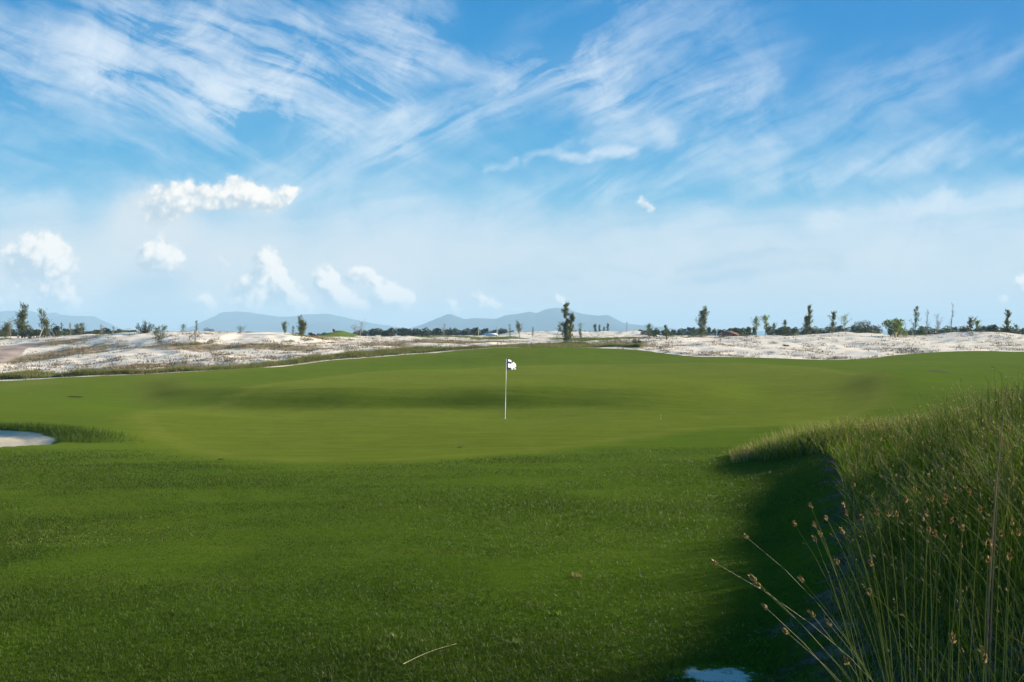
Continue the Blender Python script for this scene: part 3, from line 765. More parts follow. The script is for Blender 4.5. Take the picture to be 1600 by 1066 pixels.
def make_tree(kind, h, w, seed, lean=0.0, full=1.0, stems=1):
    """returns (trunk V,F), (crown V,F or None) with the foot at the origin"""
    r = np.random.default_rng(seed)
    tr = []; C = []; D = []; L = []
    for st in range(stems):
        a0 = r.uniform(0, 6.28); off = 0.0 if stems == 1 else r.uniform(0.05, 0.28) * w
        hs = h * (1 if st == 0 else r.uniform(0.6, 0.92))
        n_ = 9; tz = np.linspace(-0.03, 1, n_)
        wob = np.cumsum(r.normal(0, 0.012, (n_, 2)), 0) * hs
        base = np.array([math.cos(a0), math.sin(a0)]) * off
        spread = base * 0.9
        P3 = np.stack([base[0] * 0.3 + spread[0] * tz + wob[:, 0] + lean * hs * tz.clip(0) ** 1.5, base[1] * 0.3 + spread[1] * tz + wob[:, 1], tz * hs], 1)
        r0 = 0.013 * hs + 0.012
        tr.append(tube(P3, np.linspace(r0, r0 * 0.18, n_), 5))
        at = lambda t: np.array([np.interp(t, tz, P3[:, k]) for k in range(3)])
        if kind in ('casuarina', 'sapling', 'bare', 'airy', 'pine'):
            nb = {'casuarina': 44, 'sapling': 22, 'bare': 34, 'airy': 26, 'pine': 26}[kind]
            lo = {'casuarina': .10, 'sapling': .12, 'bare': .15, 'airy': .38, 'pine': .04}[kind]
            lob = r.uniform(0, 6.28); gap = r.uniform(.2, .9, 3)
            for k in range(nb):
                t = lo + (1 - lo) * (k + r.uniform(0, 1)) / nb
                if kind == 'airy': prof = math.sin(math.pi * min(1, (t - lo) / (1 - lo) * 0.85 + 0.12)) ** 0.6
                elif kind == 'pine': prof = (1 - t) ** 0.8 + 0.12
                else: prof = (0.34 + 0.85 * (1 - t) ** 0.7) * (0.40 + 0.60 * math.sin(t * 8 + lob) ** 2) * min(1, 0.35 + (t - lo) * 5)
                if kind == 'casuarina' and min(abs(t - gap)) < 0.025: continue
                ln = w * 0.5 * prof * r.uniform(0.35, 1.55)
                az = r.uniform(0, 6.28); up = {'casuarina': r.uniform(.5, 1.5), 'sapling': r.uniform(.7, 1.6), 'bare': r.uniform(.8, 1.8), 'airy': r.uniform(.3, 1.2), 'pine': r.uniform(.3, 1.1)}[kind]
                p0 = at(t); d0 = np.array([math.cos(az), math.sin(az), up]); d0 /= np.linalg.norm(d0)
                p1 = p0 + d0 * ln * 0.55; p2 = p1 + (d0 * 0.8 + np.array([0, 0, .5])) * ln * 0.5
                tr.append(tube([p0, p1, p2], [r0 * 0.32 * (1 - t * .6), r0 * 0.16, 0.003], 3, False))
                if kind == 'bare':
                    for q in range(5):
                        b0 = p0 + (p2 - p0) * r.uniform(.3, .95); dd = d0 + r.normal(0, .5, 3) + np.array([0, 0, .3]); dd /= np.linalg.norm(dd)
                        tr.append(tube([b0, b0 + dd * ln * r.uniform(.2, .45)], [0.010, 0.004], 3, False))
                    m_ = int(5 * full)
                else:
                    m_ = int({'casuarina': 21, 'sapling': 16, 'airy': 20, 'pine': 30}[kind] * full)
                if m_ > 0:
                    tt = r.uniform(.1, 1.1, m_)
                    c = p0 + (p2 - p0) * tt[:, None] + r.normal(0, 0.035 * w + 0.02, (m_, 3)) * np.array([1, 1, 1.1])
                    C.append(c)
                    dd = d0[None] * 0.9 + np.array([0, 0, .55]) + r.normal(0, .45, (m_, 3))
                    if kind == 'airy': dd = rdir(m_, r)
                    D.append(dd / np.linalg.norm(dd, axis=1)[:, None])
                    L.append(r.uniform(.6, 1.3, m_))
            if kind == 'casuarina':                       # feathery leader
                m_ = int(26 * full); t = r.uniform(.80, 1.05, m_)
                C.append(np.array([at(min(1, q)) for q in t]) + np.stack([r.normal(0, .05 * w, m_), r.normal(0, .05 * w, m_), (t - 1).clip(0) * hs], 1))
                dd = np.array([0, 0, 1.0]) + r.normal(0, .35, (m_, 3)); D.append(dd / np.linalg.norm(dd, axis=1)[:, None]); L.append(r.uniform(.7, 1.3, m_))
    if kind in ('bush', 'round', 'far'):
        nc = {'bush': 13, 'round': 18, 'far': 10}[kind]
        low = {'bush': .10, 'round': .28, 'far': .12}[kind]
        for k in range(nc):
            a = r.uniform(0, 6.28); q = math.sqrt(r.uniform(0, 1)); zf = r.uniform(low, .9)
            R = w * 0.5 * (1 - 0.55 * max(0, zf - .45) / .55) * q
            cen = np.array([math.cos(a) * R + lean * h * zf, math.sin(a) * R, zf * h * r.uniform(.85, 1.05)])
            tr.append(tube([(0, 0, h * .04), (cen[0] * .5, cen[1] * .5, cen[2] * .6), cen], [0.012 * h + .006, 0.008 * h + .004, 0.004], 3, False))
            m_ = int({'bush': 70, 'round': 85, 'far': 60}[kind] * full)
            rad = w * r.uniform(.12, .21)
            dr = rdir(m_, r); C.append(cen + dr * rad * (r.uniform(.25, 1, m_) ** .4)[:, None] * np.array([1, 1, min(1.5, .75 * h / w + .25)]))
            dd = dr + r.normal(0, .6, (m_, 3)) + np.array([0, 0, .35]); D.append(dd / np.linalg.norm(dd, axis=1)[:, None]); L.append(r.uniform(.6, 1.3, m_))
    if kind == 'spiky':
        for k in range(26):
            a = r.uniform(0, 6.28); q = r.uniform(0, 1) ** .6; hh = h * r.uniform(.55, 1) * (1 - .35 * q)
            tip = np.array([math.cos(a) * q * w * .5, math.sin(a) * q * w * .5, hh])
            tr.append(tube([(0, 0, 0), (tip[0] * .6, tip[1] * .6, hh * .4), tip], [0.02, 0.012, 0.004], 3, False))
            m_ = int(70 * full); tt = r.uniform(.12, 1.05, m_)
            p = np.array([tip[0], tip[1], 0]) * (1 - (1 - tt[:, None]).clip(0) ** 1.8) + np.array([0, 0, hh]) * (tt[:, None] ** 1.15)
            C.append(p + r.normal(0, .035 * w, (m_, 3))); dd = np.array([tip[0] / w, tip[1] / w, .9]) + r.normal(0, .4, (m_, 3))
            D.append(dd / np.linalg.norm(dd, axis=1)[:, None]); L.append(r.uniform(.7, 1.3, m_))
    cr = None
    if C:
        C = np.concatenate(C); D = np.concatenate(D); L = np.concatenate(L)
        C[:, 2] = np.maximum(C[:, 2], 0.02)
        lf, wd = {'casuarina': (.34, .075), 'sapling': (.24, .055), 'bare': (.10, .04), 'airy': (.20, .13), 'pine': (.22, .06),
                  'bush': (.26, .15), 'round': (.28, .18), 'far': (.55, .38), 'spiky': (.26, .055)}[kind]
        sc = (h / 5.0) ** 0.5
        cr = leaves(C, D, L * lf * sc, wd * sc, r)
    return join(tr), cr

TREE_N = [0]
def plant(name, kind, mat, u, d, vtop, wpx, label, cat='tree', group=None, lean=0.0, full=1.0, stems=1, bark='bark', seed=None, sink=0.03):
    x = (u - 800) / F * d; y = d; z = float(ground(x, y))
    h = max(CZ + (VH - vtop) / F * d - z, 0.25)
    w = wpx / F * d
    TREE_N[0] += 1
    tr, cr = make_tree(kind, h, w, seed if seed is not None else 100 + TREE_N[0], lean, full, stems)
    e = empty(name, (x, y, z - sink))
    tag(e, label, cat, group)
    trimesh('trunk' if cat == 'tree' else 'stem', tr[0], tr[1], M[bark], e, smooth=True)
    if cr is not None:
        trimesh('crown' if cat == 'tree' else 'foliage', cr[0], cr[1], M[mat], e)
    return e, h, w
# the single trees and shrubs of the dunes
PL = [
 ('casuarina_tree', 'casuarina', 'needle', 34, 108, 479, 24, 'tall ragged casuarina beside the pale cart path, tallest tree at that end', 'tree', dict(full=.9, stems=3, lean=.02)),
 ('casuarina_tree', 'casuarina', 'needle', 8, 112, 507, 28, 'short dark casuarina at the very edge of the photo by the cart path', 'tree', dict(stems=3)),
 ('bare_tree', 'bare', 'needlegrey', 18, 106, 499, 16, 'thin leafless grey tree beside the tall ragged casuarina', 'tree', dict(full=.6, bark='barkgrey')),
 ('bush', 'bush', 'dark', 47, 109, 506, 26, 'dark rounded bush at the foot of the tall ragged casuarina', 'bush', {}),
 ('casuarina_tree', 'casuarina', 'needle', 72, 104, 487, 24, 'grey topped casuarina held up by wooden stakes near the cart path', 'tree', dict(full=.7, stems=2)),
 ('bush', 'bush', 'dark', 60, 112, 514, 26, 'low dark bush between the tall casuarina and the staked one', 'bush', {}),
 ('bush', 'bush', 'dark', 88, 110, 508, 22, 'dark bush just behind the staked casuarina', 'bush', {}),
 ('bush', 'bush', 'mid', 104, 112, 514, 26, 'wide green bush on the dune beyond the staked casuarina', 'bush', {}),
 ('sapling', 'sapling', 'needle', 97, 110, 506, 8, 'slim sapling rising out of the wide green bush', 'tree', {}),
 ('sapling', 'sapling', 'needlegrey', 110, 111, 506, 6, 'thin grey sapling at the end of the wide green bush', 'tree', {}),
 ('pine_shrub', 'pine', 'needle', 126, 100, 506, 18, 'bushy young casuarina on the slope where the dark bushes end', 'bush', dict(full=1.0, stems=2)),
 ('bush', 'bush', 'mid', 148, 104, 516, 20, 'low green bush on the dune top between two thin grey saplings', 'bush', {}),
 ('bare_tree', 'bare', 'needlegrey', 158, 104, 508, 13, 'thin bare sapling beside the low green bush on the dune top', 'tree', dict(bark='barkgrey')),
 ('sapling', 'sapling', 'needlegrey', 177, 102, 511, 9, 'small grey sapling alone on the dune top', 'tree', dict(full=.7, bark='barkgrey')),
 ('bush', 'bush', 'mid', 196, 101, 515, 26, 'flat green bush on the dune crest next to the many tipped shrub', 'bush', {}),
 ('bush', 'bush', 'mid', 212, 103, 517, 14, 'tiny green bush touching the many tipped shrub', 'bush', {}),
 ('spiky_shrub', 'spiky', 'dark', 227, 93, 499, 27, 'dark shrub with many upright tips on the crest of the white dune', 'bush', dict(full=1.1)),
 ('pine_shrub', 'pine', 'needle', 250, 79, 511, 27, 'young pine like shrub standing low on the white dune slope', 'bush', dict(stems=2, full=.9)),
 ('pine_shrub', 'pine', 'mid', 286, 96, 508, 16, 'small spreading shrub on the crest of the white dune', 'bush', dict(full=.7)),
 ('sapling', 'sapling', 'needle', 307, 96, 502, 8, 'thin sapling on the very crest of the white dune', 'tree', dict(full=1.1)),
 ('sapling', 'sapling', 'needlegrey', 306, 78, 516, 15, 'sparse sapling in the russet grass strip of the white dune', 'tree', dict(full=.4, bark='barkgrey')),
 ('bush', 'bush', 'rough', 307, 78, 537, 18, 'low green bush at the foot of the sparse sapling in russet grass', 'bush', {}),
 ('bush', 'bush', 'dry', 331, 80, 530, 16, 'half dry bush on the white dune beside the russet strip', 'bush', dict(full=.5)),
 ('bush', 'bush', 'dark', 325, 150, 513, 22, 'far dark shrub just showing over the white dune crest', 'bush', {}),
 ('pine_shrub', 'pine', 'mid', 377, 101, 512, 17, 'small loose shrub where the white dune crest runs down', 'bush', dict(full=.8)),
 ('casuarina_tree', 'casuarina', 'needle', 445, 98, 505, 15, 'small leafy tree just before the taller forked one', 'tree', dict(full=.9)),
 ('sapling', 'sapling', 'needle', 458, 95, 511, 10, 'short sapling between the small leafy tree and the forked one', 'tree', {}),
 ('casuarina_tree', 'casuarina', 'needle', 471, 92, 497, 20, 'forked casuarina at the end of the white dune, tallest of its clump', 'tree', dict(full=.75, stems=3)),
 ('bush', 'bush', 'mid', 460, 91, 523, 34, 'low green bush round the foot of the forked casuarina', 'bush', {}),
 ('bush', 'bush', 'mid', 478, 89, 527, 22, 'dense low shrub in front of the forked casuarina', 'bush', {}),
 ('bush', 'bush', 'rough', 452, 84, 536, 24, 'bright low shrub on the sand below the forked casuarina', 'bush', {}),
 ('bare_tree', 'bare', 'needlegrey', 561, 120, 506, 26, 'spreading almost leafless tree at the end of the green knoll', 'tree', dict(full=1.0, bark='barkgrey', stems=2)),
 ('bare_tree', 'bare', 'needlegrey', 694, 150, 507, 14, 'thin bare top rising above the middle of the dark wood', 'tree', dict(bark='barkgrey')),
 ('sapling', 'sapling', 'needle', 797, 160, 508, 12, 'loose sapling at the end of the dark wood beyond the flag', 'tree', {}),
 ('sapling', 'airy', 'needle', 812, 150, 504, 11, 'pale thin stemmed sapling just past the dark wood', 'tree', dict(full=.8, bark='barkgrey', stems=2)),
 ('sapling', 'sapling', 'mid', 832, 160, 512, 9, 'tiny round sapling on the sand bank before the leaning one', 'tree', {}),
 ('leaning_tree', 'airy', 'dark', 870, 165, 506, 11, 'small leaning tree with one dark tuft on the sand bank', 'tree', dict(lean=.45, full=.9)),
 ('casuarina_tree', 'casuarina', 'needle', 888, 93, 477, 19, 'tall dark casuarina alone in the grass beyond the flag, the middle one', 'tree', dict(full=1.3, stems=2, lean=.06)),
 ('bush', 'bush', 'needle', 885, 92.5, 512, 18, 'dense lower shrub wrapped round the foot of the tall middle casuarina', 'bush', {}),
 ('sapling', 'sapling', 'needle', 908, 140, 506, 14, 'loose sapling just beyond the tall middle casuarina', 'tree', dict(full=1.1, stems=2)),
 ('casuarina_tree', 'casuarina', 'dark', 930, 195, 508, 9, 'first of four small dark trees on the rocky sand bank', 'tree', dict(group='four small dark trees on the rocky sand bank')),
 ('casuarina_tree', 'casuarina', 'needle', 937, 195, 509, 8, 'thin pale tree between the dark ones on the rocky sand bank', 'tree', dict(group='four small dark trees on the rocky sand bank')),
 ('casuarina_tree', 'casuarina', 'dark', 943, 196, 512, 7, 'shortest dark tree on the rocky sand bank', 'tree', dict(group='four small dark trees on the rocky sand bank')),
 ('casuarina_tree', 'casuarina', 'dark', 949, 195, 507, 8, 'last and darkest of the small trees on the rocky sand bank', 'tree', dict(group='four small dark trees on the rocky sand bank')),
 ('casuarina_tree', 'casuarina', 'mid', 1014, 150, 509, 16, 'small green cone of a tree before the white sand begins', 'tree', dict(full=1.2)),
 ('casuarina_tree', 'casuarina', 'needle', 1042, 90, 510, 9, 'narrow sapling standing on the white sand face', 'tree', dict(full=.8)),
 ('casuarina_tree', 'casuarina', 'needle', 1095, 112, 483, 21, 'tall pointed casuarina between the flag and the red roofed hut', 'tree', dict(full=1.2, stems=2)),
 ('bush', 'bush', 'mid', 1093, 112, 514, 30, 'broad green bush round the foot of the tall pointed casuarina', 'bush', {}),
 ('sapling', 'sapling', 'needlegrey', 1125, 86, 522, 11, 'spindly dry sapling on the white sand below the hut', 'tree', dict(full=.6, bark='barkgrey')),
 ('airy_tree', 'airy', 'lightleaf', 1181, 120, 498, 16, 'light green open tree, nearer the hut of the pair', 'tree', dict(full=1.3, bark='barkpale')),
 ('airy_tree', 'airy', 'lightleaf', 1195, 120, 495, 18, 'light green open tree with white trunk, taller of the pair', 'tree', dict(full=1.4, bark='barkpale')),
 ('sapling', 'airy', 'mid', 1209, 124, 507, 12, 'low open green tree behind the light green pair', 'tree', {}),
 ('casuarina_tree', 'casuarina', 'needle', 1227, 118, 502, 12, 'thin topped casuarina before the bright far fairway', 'tree', dict(full=.8)),
 ('bush', 'bush', 'dark', 1228, 117, 515, 18, 'dark bush at the foot of the thin topped casuarina', 'bush', {}),
 ('casuarina_tree', 'casuarina', 'needle', 1267, 114, 481, 17, 'tall two stepped casuarina over the white sand, tallest by the bright fairway', 'tree', dict(full=1.4)),
 ('casuarina_tree', 'casuarina', 'needle', 1260, 114, 498, 15, 'shorter casuarina leaning on the tall two stepped one', 'tree', dict(full=1.3)),
 ('casuarina_tree', 'casuarina', 'needle', 1300, 118, 490, 15, 'neat oval casuarina on a bare stem beside the bright fairway', 'tree', dict(full=1.2)),
 ('airy_tree', 'airy', 'lightleaf', 1321, 118, 495, 20, 'thin see through tree with yellow green leaves on the sand mound', 'tree', dict(full=.7, bark='barkpale')),
 ('round_tree', 'round', 'dark', 1352, 150, 502, 42, 'broad dark tree mass behind the sand mound', 'tree', dict(full=1.2)),
 ('round_tree', 'round', 'lightleaf', 1391, 112, 499, 24, 'bushy bright green tree, nearer half of the broad pair on the sand', 'tree', dict(full=.9, bark='barkgrey')),
 ('round_tree', 'round', 'lightleaf', 1402, 113, 497, 22, 'taller yellow green half of the broad leafy pair on the sand', 'tree', dict(full=.8, bark='barkgrey')),
 ('casuarina_tree', 'casuarina', 'mid', 1430, 112, 482, 16, 'open slanting casuarina with gaps in its crown', 'tree', dict(full=.6, lean=.05)),
 ('bare_tree', 'bare', 'needlegrey', 1449, 118, 484, 14, 'slender leafless grey tree before the forked bare one', 'tree', dict(full=.8, bark='barkgrey')),
 ('bare_tree', 'bare', 'needlegrey', 1462, 117, 492, 20, 'forked leafless grey tree with a wide top', 'tree', dict(full=.8, bark='barkgrey', stems=2)),
 ('bare_tree', 'bare', 'needlegrey', 1486, 114, 476, 14, 'tallest leafless tree, a thin grey spire with side twigs', 'tree', dict(full=1.0, bark='barkgrey')),
 ('bush', 'bush', 'dark', 1478, 118, 513, 30, 'dark bush under the tallest leafless spire', 'bush', {}),
 ('bush', 'round', 'dark', 1508, 120, 510, 26, 'broad dark bush between the leafless spire and the round topped tree', 'bush', {}),
 ('round_tree', 'airy', 'needle', 1517, 116, 499, 16, 'round topped grey green tree above the broad dark bush', 'tree', dict(full=2.0)),
 ('airy_tree', 'airy', 'lightleaf', 1528, 114, 503, 14, 'bright green young tree beside the round topped grey green one', 'tree', dict(full=1.5)),
 ('bush', 'round', 'dark', 1550, 112, 507, 17, 'almost black round bush standing by itself', 'bush', {}),
 ('casuarina_tree', 'casuarina', 'needle', 1574, 114, 487, 15, 'dark casuarina nearest the far end of the white sand', 'tree', dict(full=1.5)),
 ('bush', 'bush', 'dark', 1574, 114, 509, 14, 'dark bush at the foot of the last casuarina', 'bush', {}),
 ('sapling', 'airy', 'mid', 1588, 122, 509, 12, 'small flat topped tree past the last casuarina', 'tree', {}),
 ('bush', 'bush', 'mid', 1228, 88, 541, 11, 'round green bush alone on the white sand face', 'bush', {}),
 ('bush', 'bush', 'dry', 1210, 92, 538, 15, 'dry low bush on the white sand face', 'bush', dict(full=.5)),
 ('bush', 'bush', 'dark', 995, 86, 530, 14, 'dark low bush where the white sand meets the grass', 'bush', {}),
 ('bush', 'bush', 'mid', 1416, 0, 0, 0, '', '', {}),
]
for t_ in PL:
    if not t_[7]: continue
    e_, h_, w_ = plant(t_[0], t_[1], t_[2], t_[3], t_[4], t_[5], t_[6], t_[7], t_[8], **t_[9])
    if 'held up by wooden stakes' in t_[7]:
        for a in (0.3, 2.4, 4.5):
            V, Fc = tube([(math.cos(a) * 1.2, math.sin(a) * 1.2, -0.05), (0.0, 0.0, 2.1)], 0.035, 5)
            trimesh('stake', V, Fc, M['barkpale'], e_)

# the far wood: separate trees copied from a few kinds
def copy_tree(o):
    c = o.copy(); COL.objects.link(c)
    for ch in [k for k in bpy.data.objects if k.parent == o]:
        d = ch.copy(); COL.objects.link(d); d.parent = c
    return c
protos = []
for i in range(6):
    mt = ('dark', 'mid', 'dark', 'mid', 'dark', 'dark')[i]
    tr, cr = make_tree('far', 4.0, (4.2, 3.2, 5.5, 3.6, 4.6, 2.8)[i], 900 + i, 0, 1.25)
    e = empty('wood_tree', (0, 0, 0))
    k1 = trimesh('trunk', tr[0], tr[1], M['bark'], e); k2 = trimesh('crown', cr[0], cr[1], M[mt], e)
    protos.append([e, k1, k2, 0])
random.seed(11)
def wood(u0, u1, du, d0, d1, vt, jit, label, group, name='wood_tree'):
    u = u0
    while u < u1:
        d = random.uniform(d0, d1)
        p = random.choice(protos)
        if p[3] == 0:
            e = p[0]
        else:
            e = p[0].copy(); COL.objects.link(e)
            for ch in (p[1], p[2]):
                c = ch.copy(); COL.objects.link(c); c.parent = e
        p[3] += 1
        x = (u - 800) / F * d; z = float(ground(x, d))
        top = vt + random.uniform(-jit, jit)
        h = CZ + (VH - top) / F * d - z
        e.location = (x, d, z - 0.05); e.rotation_euler = (0, 0, random.uniform(0, 6.28))
        s = h / 4.0; w = random.uniform(.85, 1.25) * max(s, 0.55)
        e.scale = (w, w, s)
        tag(e, label, 'tree', group)
        u += du * random.uniform(.6, 1.4)
wood(560, 700, 5.5, 170, 230, 514.5, 2, 'dark evergreen tree in the dense wood behind the knoll and dunes', 'trees of the dense wood in the middle')
wood(700, 800, 6, 190, 260, 514.5, 2, 'green tree in the thinner end of the middle wood', 'trees at the thin end of the middle wood')
wood(1000, 1180, 6.5, 150, 260, 514.5, 2.5, 'green tree in the tree line round the red roofed hut', 'trees of the line by the hut')
wood(1200, 1370, 6.5, 160, 240, 512.5, 3, 'dark green tree in the line behind the bright far fairway', 'trees of the line behind the bright fairway')
wood(1405, 1620, 6.5, 150, 230, 513.5, 3, 'dark tree in the line behind the leafless spires', 'trees of the line behind the leafless spires')
wood(800, 1000, 8, 225, 300, 518, 1.5, 'tiny far tree showing over the rocky sand bank', 'far trees over the rocky sand bank')
wood(-40, 210, 9, 130, 190, 515, 2.5, 'dark tree in the far line behind the cart path trees', 'far trees behind the cart path')
wood(335, 560, 11, 240, 320, 520.5, 1.2, 'tiny far tree showing over the white dune', 'far trees over the white dune')
wood(1140, 1168, 6, 150, 170, 513, 1, 'large dark tree standing against the hut', 'dark trees against the hut')

# ------------------------------------------------------------------ small built things far off
def at(u, d):
    x = (u - 800) / F * d
    return x, d, float(ground(x, d))
def hut():
    x, y, z = at(1138, 128)
    e = empty('hut', (x, y, z)); tag(e, 'small open fronted hut with red brown hipped roof among dark trees', 'hut')
    px = 128 / F
    W = 30 * px; zt = CZ + (VH - 523.0) / F * 128 - z; zr = CZ + (VH - 517) / F * 128 - z
    wl = [boxm(-W * .42, W * .14, -1.0, 1.0, -0.3, zt), boxm(W * .34, W * .42, -1.0, 1.0, -0.3, zt), boxm(W * .14, W * .34, 0.85, 1.0, -0.3, zt)]
    trimesh('wall', *join(wl), M['plaster'], e)
    trimesh('opening_shade', *boxm(W * .142, W * .338, 0.3, 0.84, -0.2, zt - .01), M['metal_shade'], e)  # black block fills the doorway in place of its inner shade
    a, b = W * .52, 1.35
    V = np.array([(-a, -b, zt - .08), (a, -b, zt - .08), (a, b, zt - .08), (-a, b, zt - .08), (-a * .3, 0, zr), (a * .3, 0, zr)])
    Fc = np.array([(0, 1, 5), (0, 5, 4), (1, 2, 5), (2, 3, 4), (2, 4, 5), (3, 0, 4), (0, 3, 2), (0, 2, 1)])
    trimesh('roof', V, Fc, M['roof'], e)
hut()
def shed():
    x, y, z = at(768, 175)
    e = empty('shed', (x, y, z)); tag(e, 'low white sheet roofed shed in front of the thin end of the wood', 'shed')
    zt = CZ + (VH - 524.5) / F * 175 - z
    trimesh('wall', *boxm(-1.2, 1.2, -.8, .8, -.2, max(zt, .3)), M['plaster'], e)
    V = np.array([(-1.6, -1.1, zt + .002), (1.5, -1.1, zt + .002), (1.5, 1.1, zt + .002), (-1.6, 1.1, zt + .002), (-1.3, 0, zt + .45), (1.2, 0, zt + .55)])
    Fc = np.array([(0, 1, 5), (0, 5, 4), (1, 2, 5), (2, 3, 4), (2, 4, 5), (3, 0, 4), (0, 3, 2), (0, 2, 1)])
    trimesh('roof', V, Fc, M['tin'], e)
shed()
def post(name, u, d, vtop, rad, mat, label, cat, cap=None):
    x, y, z = at(u, d); h = CZ + (VH - vtop) / F * d - z
    e = empty(name, (x, y, z)); tag(e, label, cat)
    trimesh('shaft', *tube([(0, 0, -.2), (0, 0, h * .5), (0, 0, h)], [rad, rad * .9, rad * .8], 8), M[mat], e, smooth=True)
    trimesh('cap' if cap is None else cap, *boxm(-rad * 1.5, rad * 1.5, -rad * 1.5, rad * 1.5, h + .002, h + rad * 2.2), M[mat], e)
post('pole', 747.5, 160, 515, .09, 'palepole', 'pale yellow pole before the thin end of the wood, farther from the shed', 'pole')
post('pole', 776.5, 165, 513, .09, 'palepole', 'pale yellow pole rising beside the white roofed shed', 'pole')
post('pole', 979.5, 190, 505, .09, 'pole', 'thin grey utility pole behind the rocky sand bank', 'pole')
post('marker_post', 1399.5, 104, 521.5, .09, 'yellow', 'short yellow marker post at the foot of the bright leafy pair', 'post')
post('marker_post', 1032.5, 27.6, 648.5, .008, 'palepole', 'tiny pale peg at the back of the lower green', 'peg')

def retaining():
    pts = []
    for (u, v0, v1, d) in [(484, 521, 524, 128), (488, 521.5, 526, 122), (493, 525, 529, 118), (500, 528, 532, 113), (506, 531, 535, 108), (510.5, 532.5, 535.5, 105)]:
        x = (u - 800) / F * d
        pts.append((x, d, CZ + (VH - v1 - 2) / F * d, CZ + (VH - v0) / F * d))
    V = []; Fc = []
    for x, y, z0, z1 in pts:
        V += [(x, y, z0), (x, y, z1), (x + .25, y + .35, z1), (x + .25, y + .35, z0)]
    for i in range(len(pts) - 1):
        a = i * 4
        for k in range(4):
            p, q = a + k, a + (k + 1) % 4
            Fc += [(p, q, q + 4), (p, q + 4, p + 4)]
    b = (len(pts) - 1) * 4
    Fc += [(0, 1, 2), (0, 2, 3), (b, b + 2, b + 1), (b, b + 3, b + 2)]
    o = trimesh('retaining_wall', np.array(V), np.array(Fc), M['timber'])
    tag(o, 'dark timber bank wall stepping down beside the green knoll', 'wall')
retaining()

# ------------------------------------------------------------------ flagsticks
def flagstick(name, u, d, vtop, rad, label, cells, fw, fh, lean, small=False, dark_all=False):
    x, y, z = at(u, d)
    h = CZ + (VH - vtop) / F * d - z
    e = empty(name, (x, y, z)); tag(e, label, 'golf flag')
    top = np.array([lean * h, 0, h])
    trimesh('pole', *tube([(0, 0, -.10), top * .5, top], [rad, rad, rad * .85], 10), M['white'], e, smooth=True)
    trimesh('finial', *tube([top + [0, 0, .002], top + [0, 0, .02]], [rad * 1.4, rad * 1.0], 8), M['metal_shade'], e)
    # cloth: hoist at the pole, the fly end sagging
    nx, ny = 24, 30
    ca, sa = math.cos(math.radians(50)), math.sin(math.radians(50))
    V = []; mi = []
    for i in range(nx + 1):
        s = i / nx
        for j in range(ny + 1):
            t = j / ny
            sag = -0.55 * fh * s ** 1.9 * (1 - t * .95)
            X = fw * (s * (1 - .10 * s)) + .012
            Yy = math.sin(s * 7 + t * 2.2) * .035 * s + .04 * s
            zt_ = sag - t * fh * (1 - .0 * s)
            zt_ = max(zt_, -fh * (1.0 + .04 * s)) if t > .9 else zt_
            V.append((top[0] + X * ca, Yy + X * sa, h - .02 + zt_ * (1 if t < 1 else 1)))
    Fc = []
    for i in range(nx):
        for j in range(ny):
            a = i * (ny + 1) + j
            Fc.append((a, a + 1, a + ny + 2, a + ny + 1))
            c = int(i / nx * 6); rr = int(j / ny * 5)
            mi.append(1 if (dark_all or (c, rr) in cells) else 0)
    fl = trimesh('flag', np.array(V), np.array(Fc), [M['cloth'], M['navy']], e, smooth=True, midx=mi)
    # cup sunk in the green
    trimesh('cup', *tube([(0, 0, -.1), (0, 0, .003)], [.054, .054], 16, False), M['white'], e, smooth=True)
    return e
cells = {(0, 0), (0, 1), (0, 2), (0, 3), (0, 4), (1, 1), (2, 1), (1, 4), (2, 4), (3, 0), (4, 4), (5, 3)}
flagstick('flagstick', 789.2, 30.0, 560.5, .013, 'white pole with navy and white checked flag standing in the green', cells, .62, .40, .02)
flagstick('flagstick', 519, 134, 513.5, .03, 'tiny far flag with dark cloth on top of the green knoll', cells, .7, .5, 0, dark_all=True)

# small hollows: a drain cover, a sprinkler head and a plant disc in the turf
def disc(name, u, v, rx, ry, label, cat, dmin=10, dmax=66, mat='metal_shade', rim='timber'):
    x, y = uv_xy(u, v, dmin, dmax)
    z = float(ground(x, y))
    e = empty(name, (x, y, z)); tag(e, label, cat)
    a = np.arange(20) / 20 * 2 * math.pi
    def ringpts(k): 
        X = x + np.cos(a) * rx * k; Yy = y + np.sin(a) * ry * k
        return np.stack([X - x, Yy - y, ground(X, Yy) - z + .012], 1)
    V = np.concatenate([ringpts(1), [[0, 0, .012]]])
    Fc = np.array([(i, (i + 1) % 20, 20) for i in range(20)])
    trimesh('cover', V, Fc, M[mat], e)
    r0 = ringpts(1.25); r1 = ringpts(1.0); r0[:, 2] += .002; r1[:, 2] += .014; V = np.concatenate([r0, r1])
    Fc = np.array([(i, (i + 1) % 20, 20 + (i + 1) % 20, 20 + i) for i in range(20)])
    trimesh('rim', V, Fc, M[rim], e)
disc('dark_disc', 118, 621.5, .30, .22, 'dark oval drain cover in the turf hollow beyond the bunker', 'drain cover')
disc('sprinkler_head', 345, 719.5, .05, .06, 'small dark sprinkler head at the front edge of the green', 'sprinkler')
disc('dark_disc', 1466, 580, .40, .9, 'flat dark disc in place of a tiny plant behind the mound by the tall sedges', 'drain cover', 30, 66)  # a tiny dark plant drawn as a flat disc

